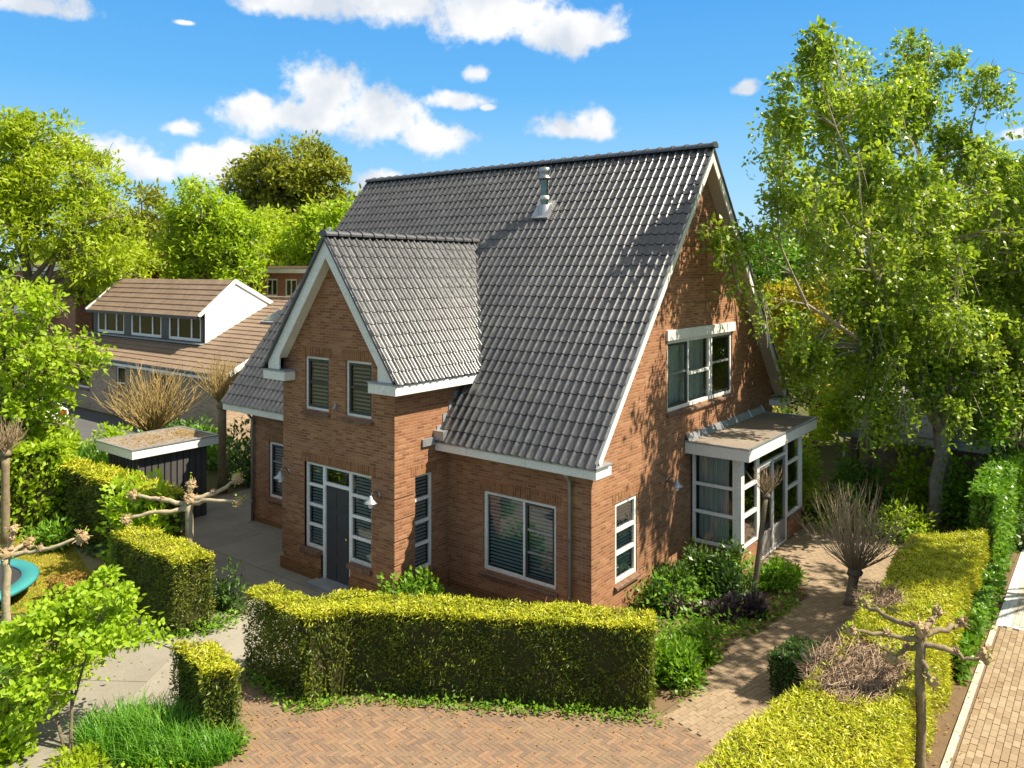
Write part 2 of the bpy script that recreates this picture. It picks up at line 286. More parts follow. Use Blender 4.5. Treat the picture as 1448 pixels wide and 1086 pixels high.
# ------------------------------------------------------------------ mesh helpers
class MB:
    def __init__(s): s.v = []; s.f = []
    def poly(s, pts):
        i = len(s.v); s.v += [tuple(p) for p in pts]; s.f.append(tuple(range(i, i+len(pts))))
    def mesh(s, vs, fs):
        i = len(s.v); s.v += [tuple(p) for p in vs]; s.f += [tuple(i+k for k in f) for f in fs]
    def box(s, x0, x1, y0, y1, z0, z1):
        if x0 > x1: x0, x1 = x1, x0
        if y0 > y1: y0, y1 = y1, y0
        s.mesh([(x0,y0,z0),(x1,y0,z0),(x1,y1,z0),(x0,y1,z0),(x0,y0,z1),(x1,y0,z1),(x1,y1,z1),(x0,y1,z1)],
               [(3,2,1,0),(4,5,6,7),(0,1,5,4),(1,2,6,5),(2,3,7,6),(3,0,4,7)])
    def obox(s, c, ax, ay, az):   # centre and three half-axis vectors
        c = Vector(c); ax = Vector(ax); ay = Vector(ay); az = Vector(az)
        vs = [c+sx*ax+sy*ay+sz*az for sz in (-1,1) for sx, sy in ((-1,-1),(1,-1),(1,1),(-1,1))]
        s.mesh(vs, [(3,2,1,0),(4,5,6,7),(0,1,5,4),(1,2,6,5),(2,3,7,6),(3,0,4,7)])
    def extr(s, pts, d):          # planar polygon extruded along d
        n = len(pts); d = Vector(d); a = [Vector(p) for p in pts]; b = [p+d for p in a]
        s.mesh(a+b, [tuple(range(n-1,-1,-1)), tuple(range(n,2*n))]+[(i,(i+1)%n,n+(i+1)%n,n+i) for i in range(n)])
    def prism(s, xy, z0, z1): s.extr([(x,y,z0) for x,y in xy], (0,0,z1-z0))
    def tube(s, pts, rad, n=6, cap=True):
        P = [Vector(p) for p in pts]; k = len(P)
        if isinstance(rad, (int, float)): rad = [rad]*k
        base_ = len(s.v); up = None
        for i in range(k):
            t = (P[min(i+1,k-1)]-P[max(i-1,0)])
            t = t.normalized() if t.length > 1e-9 else Vector((0,0,1))
            if up is None:
                up = Vector((0,0,1)) if abs(t.z) < .9 else Vector((1,0,0))
            a = t.cross(up)
            if a.length < 1e-6: a = t.cross(Vector((.3,.8,.1)))
            a.normalize(); b = a.cross(t); up = -b if False else b.cross(a)*0 + up
            for j in range(n):
                th = 2*math.pi*j/n; s.v.append(tuple(P[i]+(a*math.cos(th)+b*math.sin(th))*rad[i]))
        for i in range(k-1):
            for j in range(n):
                s.f.append((base_+i*n+j, base_+i*n+(j+1)%n, base_+(i+1)*n+(j+1)%n, base_+(i+1)*n+j))
        if cap:
            s.f.append(tuple(base_+j for j in range(n-1,-1,-1))); s.f.append(tuple(base_+(k-1)*n+j for j in range(n)))
    def lathe(s, c, prof, n=16, axis='z'):
        i0 = len(s.v)
        for r, h in prof:
            for j in range(n):
                th = 2*math.pi*j/n; s.v.append((c[0]+r*math.cos(th), c[1]+r*math.sin(th), c[2]+h))
        for i in range(len(prof)-1):
            for j in range(n):
                s.f.append((i0+i*n+j, i0+i*n+(j+1)%n, i0+(i+1)*n+(j+1)%n, i0+(i+1)*n+j))
    def blob(s, c, r, n=7, m=5, jit=.2, rng=random):
        i0 = len(s.v); c = Vector(c); r = Vector(r) if not isinstance(r, (int, float)) else Vector((r,r,r))
        s.v.append(tuple(c+Vector((0,0,r.z))))
        for i in range(1, m):
            ph = math.pi*i/m
            for j in range(n):
                th = 2*math.pi*(j+.5*(i%2))/n; q = 1+rng.uniform(-jit, jit)
                s.v.append(tuple(c+Vector((r.x*math.sin(ph)*math.cos(th), r.y*math.sin(ph)*math.sin(th), r.z*math.cos(ph)))*q))
        s.v.append(tuple(c-Vector((0,0,r.z)))); last = len(s.v)-1
        for j in range(n): s.f.append((i0, i0+1+j, i0+1+(j+1)%n))
        for i in range(m-2):
            for j in range(n):
                a = i0+1+i*n; s.f.append((a+j, a+n+j, a+n+(j+1)%n, a+(j+1)%n))
        a = i0+1+(m-2)*n
        for j in range(n): s.f.append((a+j, last, a+(j+1)%n))
    def build(s, name, mat, parent=None, smooth=False, loc=None, bevel=0):
        me = bpy.data.meshes.new(name); me.from_pydata(s.v, [], s.f); me.update()
        if smooth: me.polygons.foreach_set('use_smooth', [True]*len(me.polygons))
        me.materials.append(MATS[mat])
        o = bpy.data.objects.new(name, me); COL.objects.link(o)
        if parent is not None: o.parent = parent
        if loc is not None: o.location = loc
        if bevel:
            b = o.modifiers.new('bevel', 'BEVEL'); b.width = bevel; b.segments = 2; b.limit_method = 'ANGLE'
        return o

def tag(o, label=None, cat=None, group=None, kind=None):
    if label: o['label'] = label
    if cat: o['category'] = cat
    if group: o['group'] = group
    if kind: o['kind'] = kind
    return o
def thing(name, label, cat, loc=(0,0,0), rz=0, group=None):
    o = bpy.data.objects.new(name, None); COL.objects.link(o); o.location = loc; o.rotation_euler = (0,0,rz)
    o.empty_display_size = .3
    return tag(o, label, cat, group)
def dup(root, loc, rz=0, label=None, group=None, scale=None):
    r = root.copy(); COL.objects.link(r); r.location = loc; r.rotation_euler = (0,0,rz)
    if scale: r.scale = scale
    if label: r['label'] = label
    if group: r['group'] = group
    for ch in list(root.children):
        c = ch.copy(); COL.objects.link(c); c.parent = r
        for g in list(ch.children):
            d = g.copy(); COL.objects.link(d); d.parent = c
    return r
def raw_mesh(name, V, F, mat, parent=None, smooth=False):
    """V (n,3) array, F (m,k) array"""
    me = bpy.data.meshes.new(name); m, k = F.shape
    me.vertices.add(len(V)); me.vertices.foreach_set('co', np.asarray(V, np.float32).ravel())
    me.loops.add(m*k); me.loops.foreach_set('vertex_index', F.astype(np.int32).ravel())
    me.polygons.add(m); me.polygons.foreach_set('loop_start', np.arange(0, m*k, k, dtype=np.int32))
    me.polygons.foreach_set('loop_total', np.full(m, k, np.int32))
    if smooth: me.polygons.foreach_set('use_smooth', np.ones(m, bool))
    me.update(calc_edges=True)
    if not smooth: me.shade_flat()
    me.materials.append(MATS[mat])
    o = bpy.data.objects.new(name, me); COL.objects.link(o)
    if parent is not None: o.parent = parent
    return o
def unit(a): return a/np.maximum(np.linalg.norm(a, axis=1, keepdims=True), 1e-9)
def leaves(name, mat, parent, P, D, NN, Ln, W, fold=.0, oval=False):
    """one pointed leaf per row: base P, direction D, rough normal NN, length, width"""
    D = unit(D); S = unit(np.cross(D, NN)); n = len(P)
    Ln = np.broadcast_to(np.asarray(Ln), (n,))[:,None]; W = np.broadcast_to(np.asarray(W), (n,))[:,None]
    U = unit(np.cross(S, D))
    if oval:
        V = np.stack([P, P+D*Ln*.28+S*W*.46+U*W*fold, P+D*Ln*.66+S*W*.42+U*W*fold, P+D*Ln, P+D*Ln*.66-S*W*.42+U*W*fold, P+D*Ln*.28-S*W*.46+U*W*fold], 1).reshape(-1, 3)
        return raw_mesh(name, V, np.arange(6*n).reshape(n, 6), mat, parent)
    V = np.stack([P, P+D*Ln*.45+S*W*.5+U*W*fold, P+D*Ln, P+D*Ln*.45-S*W*.5+U*W*fold], 1).reshape(-1, 3)
    F = np.arange(4*n).reshape(n, 4)
    return raw_mesh(name, V, F, mat, parent)
def rsphere(rng, n):
    return unit(rng.normal(size=(n,3)))

# ------------------------------------------------------------------ ground, roads and paths
def sheet(name, xy, z, mat):
    m = MB(); tr = tessellate_polygon([[Vector((x,y,0)) for x,y in xy]])
    m.mesh([(x,y,z) for x,y in xy], [t for t in tr])
    me_o = m.build(name, mat)
    # make normals point up
    me = me_o.data
    if me.polygons and me.polygons[0].normal.z < 0: me.flip_normals()
    return tag(me_o, kind='structure')
sheet('ground', [(-900,-900),(900,-900),(900,900),(-900,900)], 0, 'ground')
def inpoly(x, y, poly):
    c = False; n = len(poly)
    for i in range(n):
        x0, y0 = poly[i]; x1, y1 = poly[i-1]
        if (y0 > y) != (y1 > y) and x < (x1-x0)*(y-y0)/(y1-y0)+x0: c = not c
    return c
def inpoly_np(x, y, poly):
    c = np.zeros(x.shape, bool); n = len(poly)
    for i in range(n):
        x0, y0 = poly[i]; x1, y1 = poly[i-1]
        if y0 == y1: continue
        t = ((y0 > y) != (y1 > y)) & (x < (x1-x0)*(y-y0)/(y1-y0)+x0); c ^= t
    return c
def brick_field(name, poly, mat, ang=0, bw=.2, bh=.1, pattern='herring', z=.03, seed=1, gap=.006, jz=.003):
    rng = random.Random(seed); m = MB()
    xs = [p[0] for p in poly]; ys = [p[1] for p in poly]; cx = sum(xs)/len(xs); cy = sum(ys)/len(ys)
    rad = max(math.hypot(x-cx, y-cy) for x, y in poly)+.4
    ca, sa = math.cos(ang), math.sin(ang); cells = []
    if pattern == 'herring':
        k = int(rad/bh)+2; nb_ = int(round(bw/bh))
        for i in range(-k, k+1):
            for j in range(-k, k+1):
                r_ = (i-j) % (2*nb_)
                if r_ == 0: cells.append((i*bh+bw/2, j*bh+bh/2, bw, bh))            # lying brick
                elif r_ == 2*nb_-1: cells.append((i*bh+bh/2, j*bh+bw/2, bh, bw))    # standing brick
    else:
        k = int(rad/bh)+2; kk = int(rad/bw)+2
        for i in range(-k, k+1):
            for j in range(-kk, kk+1):
                cells.append((j*bw+(bw/2 if i % 2 else 0), i*bh, bw, bh))
    for (u, v, a, b) in cells:
        x = cx+u*ca-v*sa; y = cy+u*sa+v*ca
        if not inpoly(x, y, poly): continue
        a2 = a/2-gap/2; b2 = b/2-gap/2; t = rng.uniform(-.012, .012); c2, s2 = math.cos(ang+t), math.sin(ang+t)
        zz = z+rng.uniform(-jz, jz); tx = rng.uniform(-.012, .012); ty = rng.uniform(-.012, .012)
        P = []
        for du, dv in ((-a2,-b2),(a2,-b2),(a2,b2),(-a2,b2)):
            P.append((x+du*c2-dv*s2, y+du*s2+dv*c2, zz+du*tx+dv*ty))
        Q = [(p[0], p[1], z-.03) for p in P]
        m.mesh(P+Q, [(0,1,2,3),(0,4,5,1),(1,5,6,2),(2,6,7,3),(3,7,4,0)])
    return tag(m.build(name, mat), kind='structure')
DRIVE = [(-3.8,-5.1),(-2.25,-6.45),(-1.3,-8.2),(2.0,-8.5),(6.0,-4.6),(4.25,-3.0),(3.35,-2.0),(2.35,-1.75),(-1.9,-4.2),(-2.3,-5.0)]
sheet('driveway_bed', [(x*1.02, y*1.01) for x, y in DRIVE], .006, 'sand')
brick_field('driveway', DRIVE, 'paver_red', R(-7.2), .21, .07, 'herring', .03, 3, .005, .002)
PATH = [(2.35,-1.75),(3.35,-2.0),(4.25,-3.0),(4.7,-1.0),(4.65,1.6),(4.5,5.9),(4.3,8.6),(1.25,9.4),(1.25,5.4),(2.25,5.35),(2.75,4.2),(2.6,2.2),(2.3,1.2),(2.35,.4),(2.5,-.6)]
sheet('path_bed', PATH, .008, 'sand')
brick_field('path', [(2.45,-1.72),(3.4,-2.0),(4.2,-2.9),(4.7,-1.0),(4.65,1.6),(4.5,5.9),(4.3,8.6),(1.27,9.4),(1.27,5.5),(2.25,5.45),(2.8,4.2),(2.65,2.2),(2.35,1.2),(2.4,.4),(2.55,-.6)], 'paver_path', R(75), .18, .088, 'run', .026, 5, .006, .003)
sheet('road_bed', [(6.08,-9),(11,-9),(11,12),(6.08,12)], .006, 'sand')
brick_field('road', [(6.22,-9),(9.6,-9),(9.6,11),(6.62,11),(6.62,5.1),(6.22,5.1)], 'paver_road', R(90), .2, .1, 'run', .028, 9, .009)
brick_field('kerb', [(6.08,-9),(6.2,-9),(6.2,5.1),(6.08,5.1)], 'paver_grey', R(90), .2, .1, 'run', .034, 11)
brick_field('gutter', [(6.08,5.12),(6.32,5.12),(6.32,10.5),(6.08,10.5)], 'paver_white', R(90), .2, .12, 'run', .03, 12)
brick_field('gutter', [(6.3,5.12),(9.5,5.12),(9.5,5.3),(6.3,5.3)], 'paver_white', 0, .2, .1, 'run', .036, 13)
brick_field('kerb', [(6.34,5.3),(6.6,5.3),(6.6,10.5),(6.34,10.5)], 'paver_grey', R(90), .2, .1, 'run', .03, 14)
sheet('verge', [(4.3,-6),(6.07,-6),(6.07,11),(4.5,11),(4.5,6),(4.7,-1),(4.3,-3)], .012, 'soil')
sheet('flower_bed', [(-3.74,0),(-3.74,-1.6),(-2.9,-3.4),(-1.7,-4.1),(2.35,-1.7),(2.5,-.6),(2.3,1.2),(2.75,4.2),(2.25,5.4),(1.25,5.5),(1.25,4.4),(0,4.4),(0,0)], .012, 'soil')
def slab_field(name, poly, mat, sx, sy, ang, z, seed):
    rng = random.Random(seed); m = MB(); ca, sa = math.cos(ang), math.sin(ang)
    cx = sum(p[0] for p in poly)/len(poly); cy = sum(p[1] for p in poly)/len(poly)
    k = 14
    def clip(sub, a, b):
        out = []; ax, ay = a; bx, by = b
        side = lambda p: (bx-ax)*(p[1]-ay)-(by-ay)*(p[0]-ax)
        for i in range(len(sub)):
            p, q = sub[i-1], sub[i]; sp, sq = side(p), side(q)
            if (sp >= 0) != (sq >= 0):
                t = sp/(sp-sq); out.append((p[0]+(q[0]-p[0])*t, p[1]+(q[1]-p[1])*t))
            if sq >= 0: out.append(q)
        return out
    for i in range(-k, k):
        for j in range(-k, k):
            off = .5*sx*(j % 2)
            g = .006
            r_ = [(i*sx+off+g, j*sy+g), ((i+1)*sx+off-g, j*sy+g), ((i+1)*sx+off-g, (j+1)*sy-g), (i*sx+off+g, (j+1)*sy-g)]
            r_ = [(cx+u*ca-v*sa, cy+u*sa+v*ca) for u, v in r_]
            for a in range(len(poly)):
                if len(r_) < 3: break
                r_ = clip(r_, poly[a-1], poly[a])
            if len(r_) < 3: continue
            zz = z+rng.uniform(-.002, .002)
            m.prism(r_, z-.03, zz)
    return tag(m.build(name, mat), kind='structure')
sheet('patio_bed', [(-14.2,-4.0),(-7.3,-5.5),(-6.6,-6.2),(-4.2,-9.2),(-3.0,-8.4),(-3.7,-5.05),(-2.3,-3.5),(-3.74,-1.5),(-3.74,.0),(-11.2,.0),(-14.2,2)], .005, 'sand')
slab_field('patio', [(-14.0,2.0),(-13.5,-3.9),(-7.0,-5.5),(-4.0,-5.1),(-2.7,-3.7),(-3.74,-1.6),(-7.5,-.02),(-11.2,1.5)], 'concrete_slab', 2.0, 1.5, 0, .03, 3)
slab_field('garden_path', [(-7.0,-5.52),(-6.6,-6.2),(-4.2,-9.4),(-2.4,-8.4),(-3.2,-6.6),(-3.7,-5.12)], 'concrete_slab', 1.6, 1.4, R(-55), .028, 4)
LAWN = [(-16,-7.6),(-13.5,-8.2),(-9.8,-6.6),(-8.6,-5.4),(-9.5,-4.2),(-12.2,-3.4),(-14.8,-4.4)]
sheet('lawn_soil', LAWN, .014, 'lawn_base')

# ------------------------------------------------------------------ the brick house
house = thing('brick_house', 'brown brick house with steep black tiled roof, front gable wing and glazed bay', 'house')
def wall(name, fixed, c, outline, holes, mat='brick', depth=.14, out=1):
    """fixed 'y': facade y=c looking to -y; fixed 'x': facade x=c looking to +x*out; outline/holes in (a, z)"""
    if fixed == 'y': f = lambda a, z, d=0: (a, c+d, z)
    else: f = lambda a, z, d=0: (c-d*out, a, z)
    m = MB()
    polys = [[Vector((a, z, 0)) for a, z in outline]]+[[Vector((a, z, 0)) for a, z in ((h[0],h[2]),(h[1],h[2]),(h[1],h[3]),(h[0],h[3]))] for h in holes]
    flat = [p for q in polys for p in q]
    want = Vector((0,-1,0)) if fixed == 'y' else Vector((out,0,0))
    tris = []
    for t in tessellate_polygon(polys):
        a, b, d = (Vector(f(flat[i].x, flat[i].y)) for i in t)
        tris.append(t if (b-a).cross(d-a).dot(want) > 0 else t[::-1])
    m.mesh([f(p.x, p.y) for p in flat], tris)
    for a0, a1, z0, z1 in [h[:4] for h in holes]:
        for (p, q) in (((a0,z0),(a1,z0)),((a1,z0),(a1,z1)),((a1,z1),(a0,z1)),((a0,z1),(a0,z0))):
            m.poly([f(*p), f(*q), f(*q, depth), f(*p, depth)])
    return m.build(name, mat, house)

RY, RZ, EY, EZT, EZB = 4.98, 10.0, -.434, 3.352, 3.09
SL = (RZ-EZT)/(RY-EY)
GM, GZ, WX0, WX1, WY = -5.62, 7.79, -7.5, -3.74, -1.64
BRX, BRZ, BRZB, GY = -3.39, 4.746, 4.48, -1.95
WSL = (GZ-BRZ)/(BRX-GM)
# walls
FW = (-2.735,-.835,.60,2.29)
wall('wall', 'y', 0, [(WX1,0),(0,0),(0,3.15),(WX1,3.15)], [FW])
LW = (-10.42,-9.55,.80,2.32)
wall('wall', 'y', 0, [(-11.2,0),(WX0,0),(WX0,3.15),(-11.2,3.15)], [LW])
D0, D1 = -6.69, -4.443
# door assembly opening is stepped: one hole for the tall door bay, two for sidelights joined
wall('wall', 'y', WY, [(WX0,0),(-6.105,0),(-6.105,.72),(D0,.72),(D0,2.65),(D1,2.65),(D1,.70),(-5.13,.70),(-5.13,0),(WX1,0),(WX1,4.95),(GM,4.95+(GM-WX1)*-WSL+.0),(WX0,4.95)],
     [(-6.688,-5.843,3.846,5.06),(-5.279,-4.442,3.846,5.06)])
SW = (-1.05,-.50,.60,2.64)
wall('wall', 'x', WX1, [(WY,0),(.0,0),(.0,3.3),(1.0,4.9),(WY,4.9)], [SW])
wall('wall', 'x', WX0, [(WY,0),(.0,0),(.0,3.3),(1.0,4.9),(WY,4.9)], [], out=-1)
RW = (.905,1.80,.645,2.28); GW = (3.22,6.95,3.80,5.42)
def rz(y, off=.22): return EZT+SL*(y-EY)-off if y <= RY else EZT+SL*(2*RY-y-EY)-off
wall('wall', 'x', 0, [(0,0),(4.5,0),(4.5,2.75),(8.7,2.75),(8.7,0),(9.96,0),(9.96,rz(9.96)),(RY,rz(RY)),(0,rz(0))], [RW, GW])
wall('wall', 'x', -11.2, [(0,0),(9.96,0),(9.96,rz(9.96)),(RY,rz(RY)),(0,rz(0))], [], out=-1)
m = MB(); m.poly([(0,9.96,0),(-11.2,9.96,0),(-11.2,9.96,3.2),(0,9.96,3.2)]); m.build('wall', 'brick', house)
m = MB(); m.poly([(-11.1,.1,.02),(-.1,.1,.02),(-.1,9.9,.02),(-11.1,9.9,.02)]); m.poly([(WX0+.1,WY+.1,.02),(WX1-.1,WY+.1,.02),(WX1-.1,.1,.02),(WX0+.1,.1,.02)])
m.poly([(-11.1,.1,2.95),(-11.1,9.9,2.95),(-.1,9.9,2.95),(-.1,.1,2.95)]); m.poly([(WX0+.1,WY+.15,2.95),(WX0+.1,.1,2.95),(WX1-.1,.1,2.95),(WX1-.1,WY+.15,2.95)])
m.poly([(-11,2.2,.02),(-.1,2.2,.02),(-.1,2.2,2.95),(-11,2.2,2.95)])
m.poly([(WX0+.1,-.15,2.96),(WX1-.1,-.15,2.96),(WX1-.1,-.15,4.9),(GM,-.15,7.2),(WX0+.1,-.15,4.9)])
m.poly([(-2.2,2.3,2.96),(-2.2,9.5,2.96),(-2.2,7.5,6.5),(-2.2,2.8,6.0)])
m.build('interior', 'room_dark', house)

# --- roof tiles (pantiles as real relief)
def tile_field(name, o, ux, us, un, nx_len, ns_len, wave, row, mat, parent, amp=.046, step=.021, spw=10, clipf=None, jit=.0025, seed=1):
    """o: lower left corner; ux along the eave, us up the slope, un outward"""
    rng = np.random.default_rng(seed)
    o = np.array(o); ux = np.array(ux); us = np.array(us); un = np.array(un)
    nw = int(round(nx_len/wave)); wave = nx_len/nw; nr = int(math.ceil(ns_len/row)); row = ns_len/nr
    t = np.arange(nw*spw+1)/spw
    ph = t % 1.0
    prof = np.where(ph < .40, np.sin(ph/.40*np.pi)*1.0, -.14*np.sin((ph-.40)/.60*np.pi))*amp
    X = t*wave
    V = []; F = []
    K = len(t); b = 0
    tid = np.minimum(t.astype(int), nw-1)
    for r in range(nr):
        jz = rng.uniform(-jit, jit, nw)[tid]; js = rng.uniform(-.006, .006, nw)[tid]
        for (s, lift, thick) in ((r*row-.0, step, 0), ((r+1)*row+.02, .0, 0)):
            V.append(o+X[:,None]*ux+(s+js)[:,None]*us+(prof+lift+jz)[:,None]*un)
        Vl = o+X[:,None]*ux+(r*row+js)[:,None]*us+(prof+step-.018+jz)[:,None]*un
        V.append(Vl); V.append(V[-3].copy())
        i = np.arange(K-1)
        F.append(np.stack([b+i, b+i+1, b+K+i+1, b+K+i], 1))
        F.append(np.stack([b+2*K+i, b+2*K+i+1, b+3*K+i+1, b+3*K+i], 1))
        b += 4*K
    return raw_mesh(name, np.concatenate(V), np.concatenate(F), mat, parent, smooth=True)
cs = 1/math.sqrt(1+SL*SL); sn = SL*cs
slen = (RY-EY)/cs
tile_field('roof_tiles', (-11.97,EY-.05,EZT-.05*SL), (1,0,0), (0,cs,sn), (0,-sn,cs), 12.33, slen+.06, .2, .31, 'roof_tile', house, seed=4)
tile_field('roof_tiles', (.36,2*RY-EY+.05,EZT-.05*SL), (-1,0,0), (0,-cs,sn), (0,sn,cs), 12.33, slen+.06, .2, .31, 'roof_tile', house, spw=4, seed=5)
wc = 1/math.sqrt(1+WSL*WSL); wn = WSL*wc; wlen = (BRX-GM)/wc
tile_field('roof_tiles', (BRX+.03,GY-.02,BRZ-.03*WSL), (0,1,0), (-wc,0,wn), (wn,0,wc), 5.3, wlen+.04, .2, .31, 'roof_tile', house, seed=6)
tile_field('roof_tiles', (2*GM-BRX-.03,GY-.02+5.3,BRZ-.03*WSL), (0,-1,0), (wc,0,wn), (-wn,0,wc), 5.3, wlen+.04, .2, .31, 'roof_tile', house, spw=4, seed=7)
# under-roof boarding keeps light out
m = MB()
for s_ in (1,-1):
    y0 = RY-s_*(RY-EY); m.poly([(-11.9,y0,EZT-.06),(.3,y0,EZT-.06),(.3,RY,RZ-.06),(-11.9,RY,RZ-.06)])
for s_ in (1,-1):
    x0 = GM+s_*(BRX-GM); m.poly([(x0,GY+.03,BRZ-.06),(x0,.7,BRZ-.06),(GM,3.15,GZ-.06),(GM,GY+.03,GZ-.06)])
m.build('roof_boarding', 'dark_paint', house)
def ridge_tiles(p0, p1, r, step):
    m = MB(); p0 = Vector(p0); p1 = Vector(p1); d = (p1-p0); n = int(d.length/step); t = d.normalized(); side = t.cross(Vector((0,0,1))).normalized()
    for i in range(n):
        a = p0+d*(i/n); b = p0+d*((i+1)/n)
        for (q0, q1, ra, rb) in ((a, b, r, r*.93), (a-t*.005, a+t*.06, r*1.18, r*1.16)):
            k = 9; vs = []
            for q, rr in ((q0, ra), (q1, rb)):
                for j in range(k):
                    th = math.pi*(j/(k-1))*1.1-.05*math.pi
                    vs.append(q+side*math.cos(th)*rr+Vector((0,0,1))*math.sin(th)*rr*.85)
            m.mesh(vs, [(j, j+1, k+j+1, k+j) for j in range(k-1)]+[tuple(range(k)), tuple(range(2*k-1, k-1, -1))])
    return m.build('ridge_tiles', 'ridge_tile', house)
ridge_tiles((.40,RY,RZ+.0), (-11.98,RY,RZ+.0), .125, .36)
ridge_tiles((GM,GY-.03,GZ+.0), (GM,3.22,GZ+.0), .12, .34)
# valley gutter of the wing
m = MB(); m.tube([(BRX-.02,.72,BRZ+.02),(GM,3.2,GZ+.03)], .05, 6); m.build('valley_gutter', 'dark_paint', house)
# eave gutters (white boxed) of the main roof
def gutter_box(name, x0, x1, y0, y1, z0, z1):
    m = MB(); m.box(x0, x1, y0, y1, z0, z1-.03); o = m.build(name, 'white_paint', house, bevel=.008)
    m = MB(); m.box(x0-.012, x1+.012, y0-.012, y1, z1-.028, z1); m.build('gutter_trim', 'zinc', o)
    x = x0+.9
    while x < x1-.5 and y0 < 1:
        m = MB(); m.box(x, x+.006, y0-.0025, y0-.0002, z0+.004, z1-.03); m.build('joint', 'lead', o); x += 1.55
    return o
gutter_box('eave_gutter', WX1+.003, .37, EY, -.002, EZB, EZT-.07)
gutter_box('eave_gutter', -11.97, WX0-.003, EY, -.002, EZB, EZT-.07)
m = MB(); m.box(.005, .372, -.001, .13, EZB, EZT-.06); m.build('gutter_return', 'white_paint', house, bevel=.008)
m = MB(); m.box(.0, .39, EY-.01, .14, EZT-.058, EZT-.03); m.build('gutter_lead', 'lead', house)
gutter_box('eave_gutter', .0, .37, 9.96, 2*RY-EY, EZB, EZT-.05)
m = MB(); m.box(-.002, .36, 9.7, 9.958, EZB, EZT-.09); m.build('gutter_return', 'white_paint', house, bevel=.008)
# wing gutters along both sides, with front returns
for s_ in (1,-1):
    xa, xb = (WX1+.003, BRX) if s_ == 1 else (2*GM-BRX, WX0-.003)
    m = MB(); m.box(xa, xb, WY-.004, .86, BRZB, BRZ-.06); m.build('wing_gutter', 'white_paint', house, bevel=.008)
    ra, rb = (-4.21, BRX) if s_ == 1 else (2*GM-BRX, -7.03)
    m = MB(); m.box(ra, rb, GY, WY-.006, BRZB, BRZ-.06); o = m.build('gutter_return', 'white_paint', house, bevel=.008)
    m = MB(); m.box(ra-.012, rb+.012, GY-.015, WY-.004, BRZ-.058, BRZ-.025)
    m.box(xa if s_ == 1 else xa-.012, xb+.012 if s_ == 1 else xb, WY-.003, .9, BRZ-.058, BRZ-.025); m.build('gutter_trim', 'lead', o)
# barge boards
def barge_wing(s_):
    X = lambda dx: GM+s_*dx
    zt = lambda dx: GZ-.05-WSL*dx
    zb = lambda dx: GZ-.50-WSL*dx
    pts = [(0,zt(0)),(2.08,zt(2.08)),(2.08,BRZ-.02),(1.66,BRZ-.02),(1.66,zb(1.66)),(0,zb(0))]
    m = MB(); m.extr([(X(a),GY+.04,z) for a, z in pts], (0,.035,0)); m.build('barge_board', 'white_paint', house)
    m = MB(); m.extr([(X(0),GY-.03,GZ+.015),(X(2.2),GY-.03,GZ+.015-WSL*2.2),(X(2.2),GY-.03,GZ-.075-WSL*2.2),(X(0),GY-.03,GZ-.075)], (0,.068,0)); m.build('verge_tiles', 'ridge_tile', house)
    m = MB(); m.extr([(X(0),GY+.077,zb(0)+.04),(X(1.72),GY+.077,zb(1.72)+.04),(X(1.72),GY+.077,zb(1.72)+.06),(X(0),GY+.077,zb(0)+.06)], (0,WY-GY-.08,0)); m.build('soffit', 'white_paint', house)
barge_wing(1); barge_wing(-1)
def barge_main(s_):
    Y = lambda dy: RY-s_*dy
    zt = lambda dy: RZ-.05-SL*dy
    zb = lambda dy: RZ-.36-SL*dy
    e = 5.28
    m = MB(); m.extr([(.30,Y(0),zt(0)),(.30,Y(e),zt(e)),(.30,Y(e-.1),zb(e-.1)+.0),(.30,Y(0),zb(0))], (.03,0,0)); m.build('barge_board', 'white_paint', house)
    m = MB(); m.extr([(.332,Y(-.02),RZ+.03),(.332,Y(5.40),RZ+.03-SL*5.4),(.332,Y(5.40),RZ-.06-SL*5.4),(.332,Y(0),RZ-.06)], (.035,0,0)); m.build('verge_tiles', 'ridge_tile' if s_ == -1 else 'zinc', house)
    m = MB(); m.extr([(.004,Y(0),zb(0)+.04),(.004,Y(e-.1),zb(e-.1)+.04),(.004,Y(e-.1),zb(e-.1)+.07),(.004,Y(0),zb(0)+.07)], (.294,0,0)); m.build('soffit', 'soffit_tan', house)
barge_main(1); barge_main(-1)
# lead flashing where the main roof meets the wing wall
m = MB()
for k in range(6):
    y = EY+.05+k*.19; z = EZT+SL*(y-EY)
    m.box(WX1+.002, WX1+.02, y, y+.21, z-.05, z+.2)
m.build('flashing', 'lead', house)
m = MB(); m.box(WX1+.003, WX1+.30, EY-.06, EY+.12, EZT-.02, EZT+.18); m.box(WX1+.002, WX1+.05, EY-.42, EY-.02, EZT-.12, EZT+.04); m.build('flashing', 'zinc', house)
# thin dark strips laid on the gable face
m = MB()
for z in (8.35, 7.6, 6.9, 6.25):
    hw = (RZ-.5-z)/SL; m.box(.0, .003, RY-min(hw,1.0), RY+min(hw, 1.05), z, z+.018)
m.box(.0, .0035, RY+.3, RY+.316, 5.9, 8.9)
m.build('gable_strip', 'strip_dark', house)
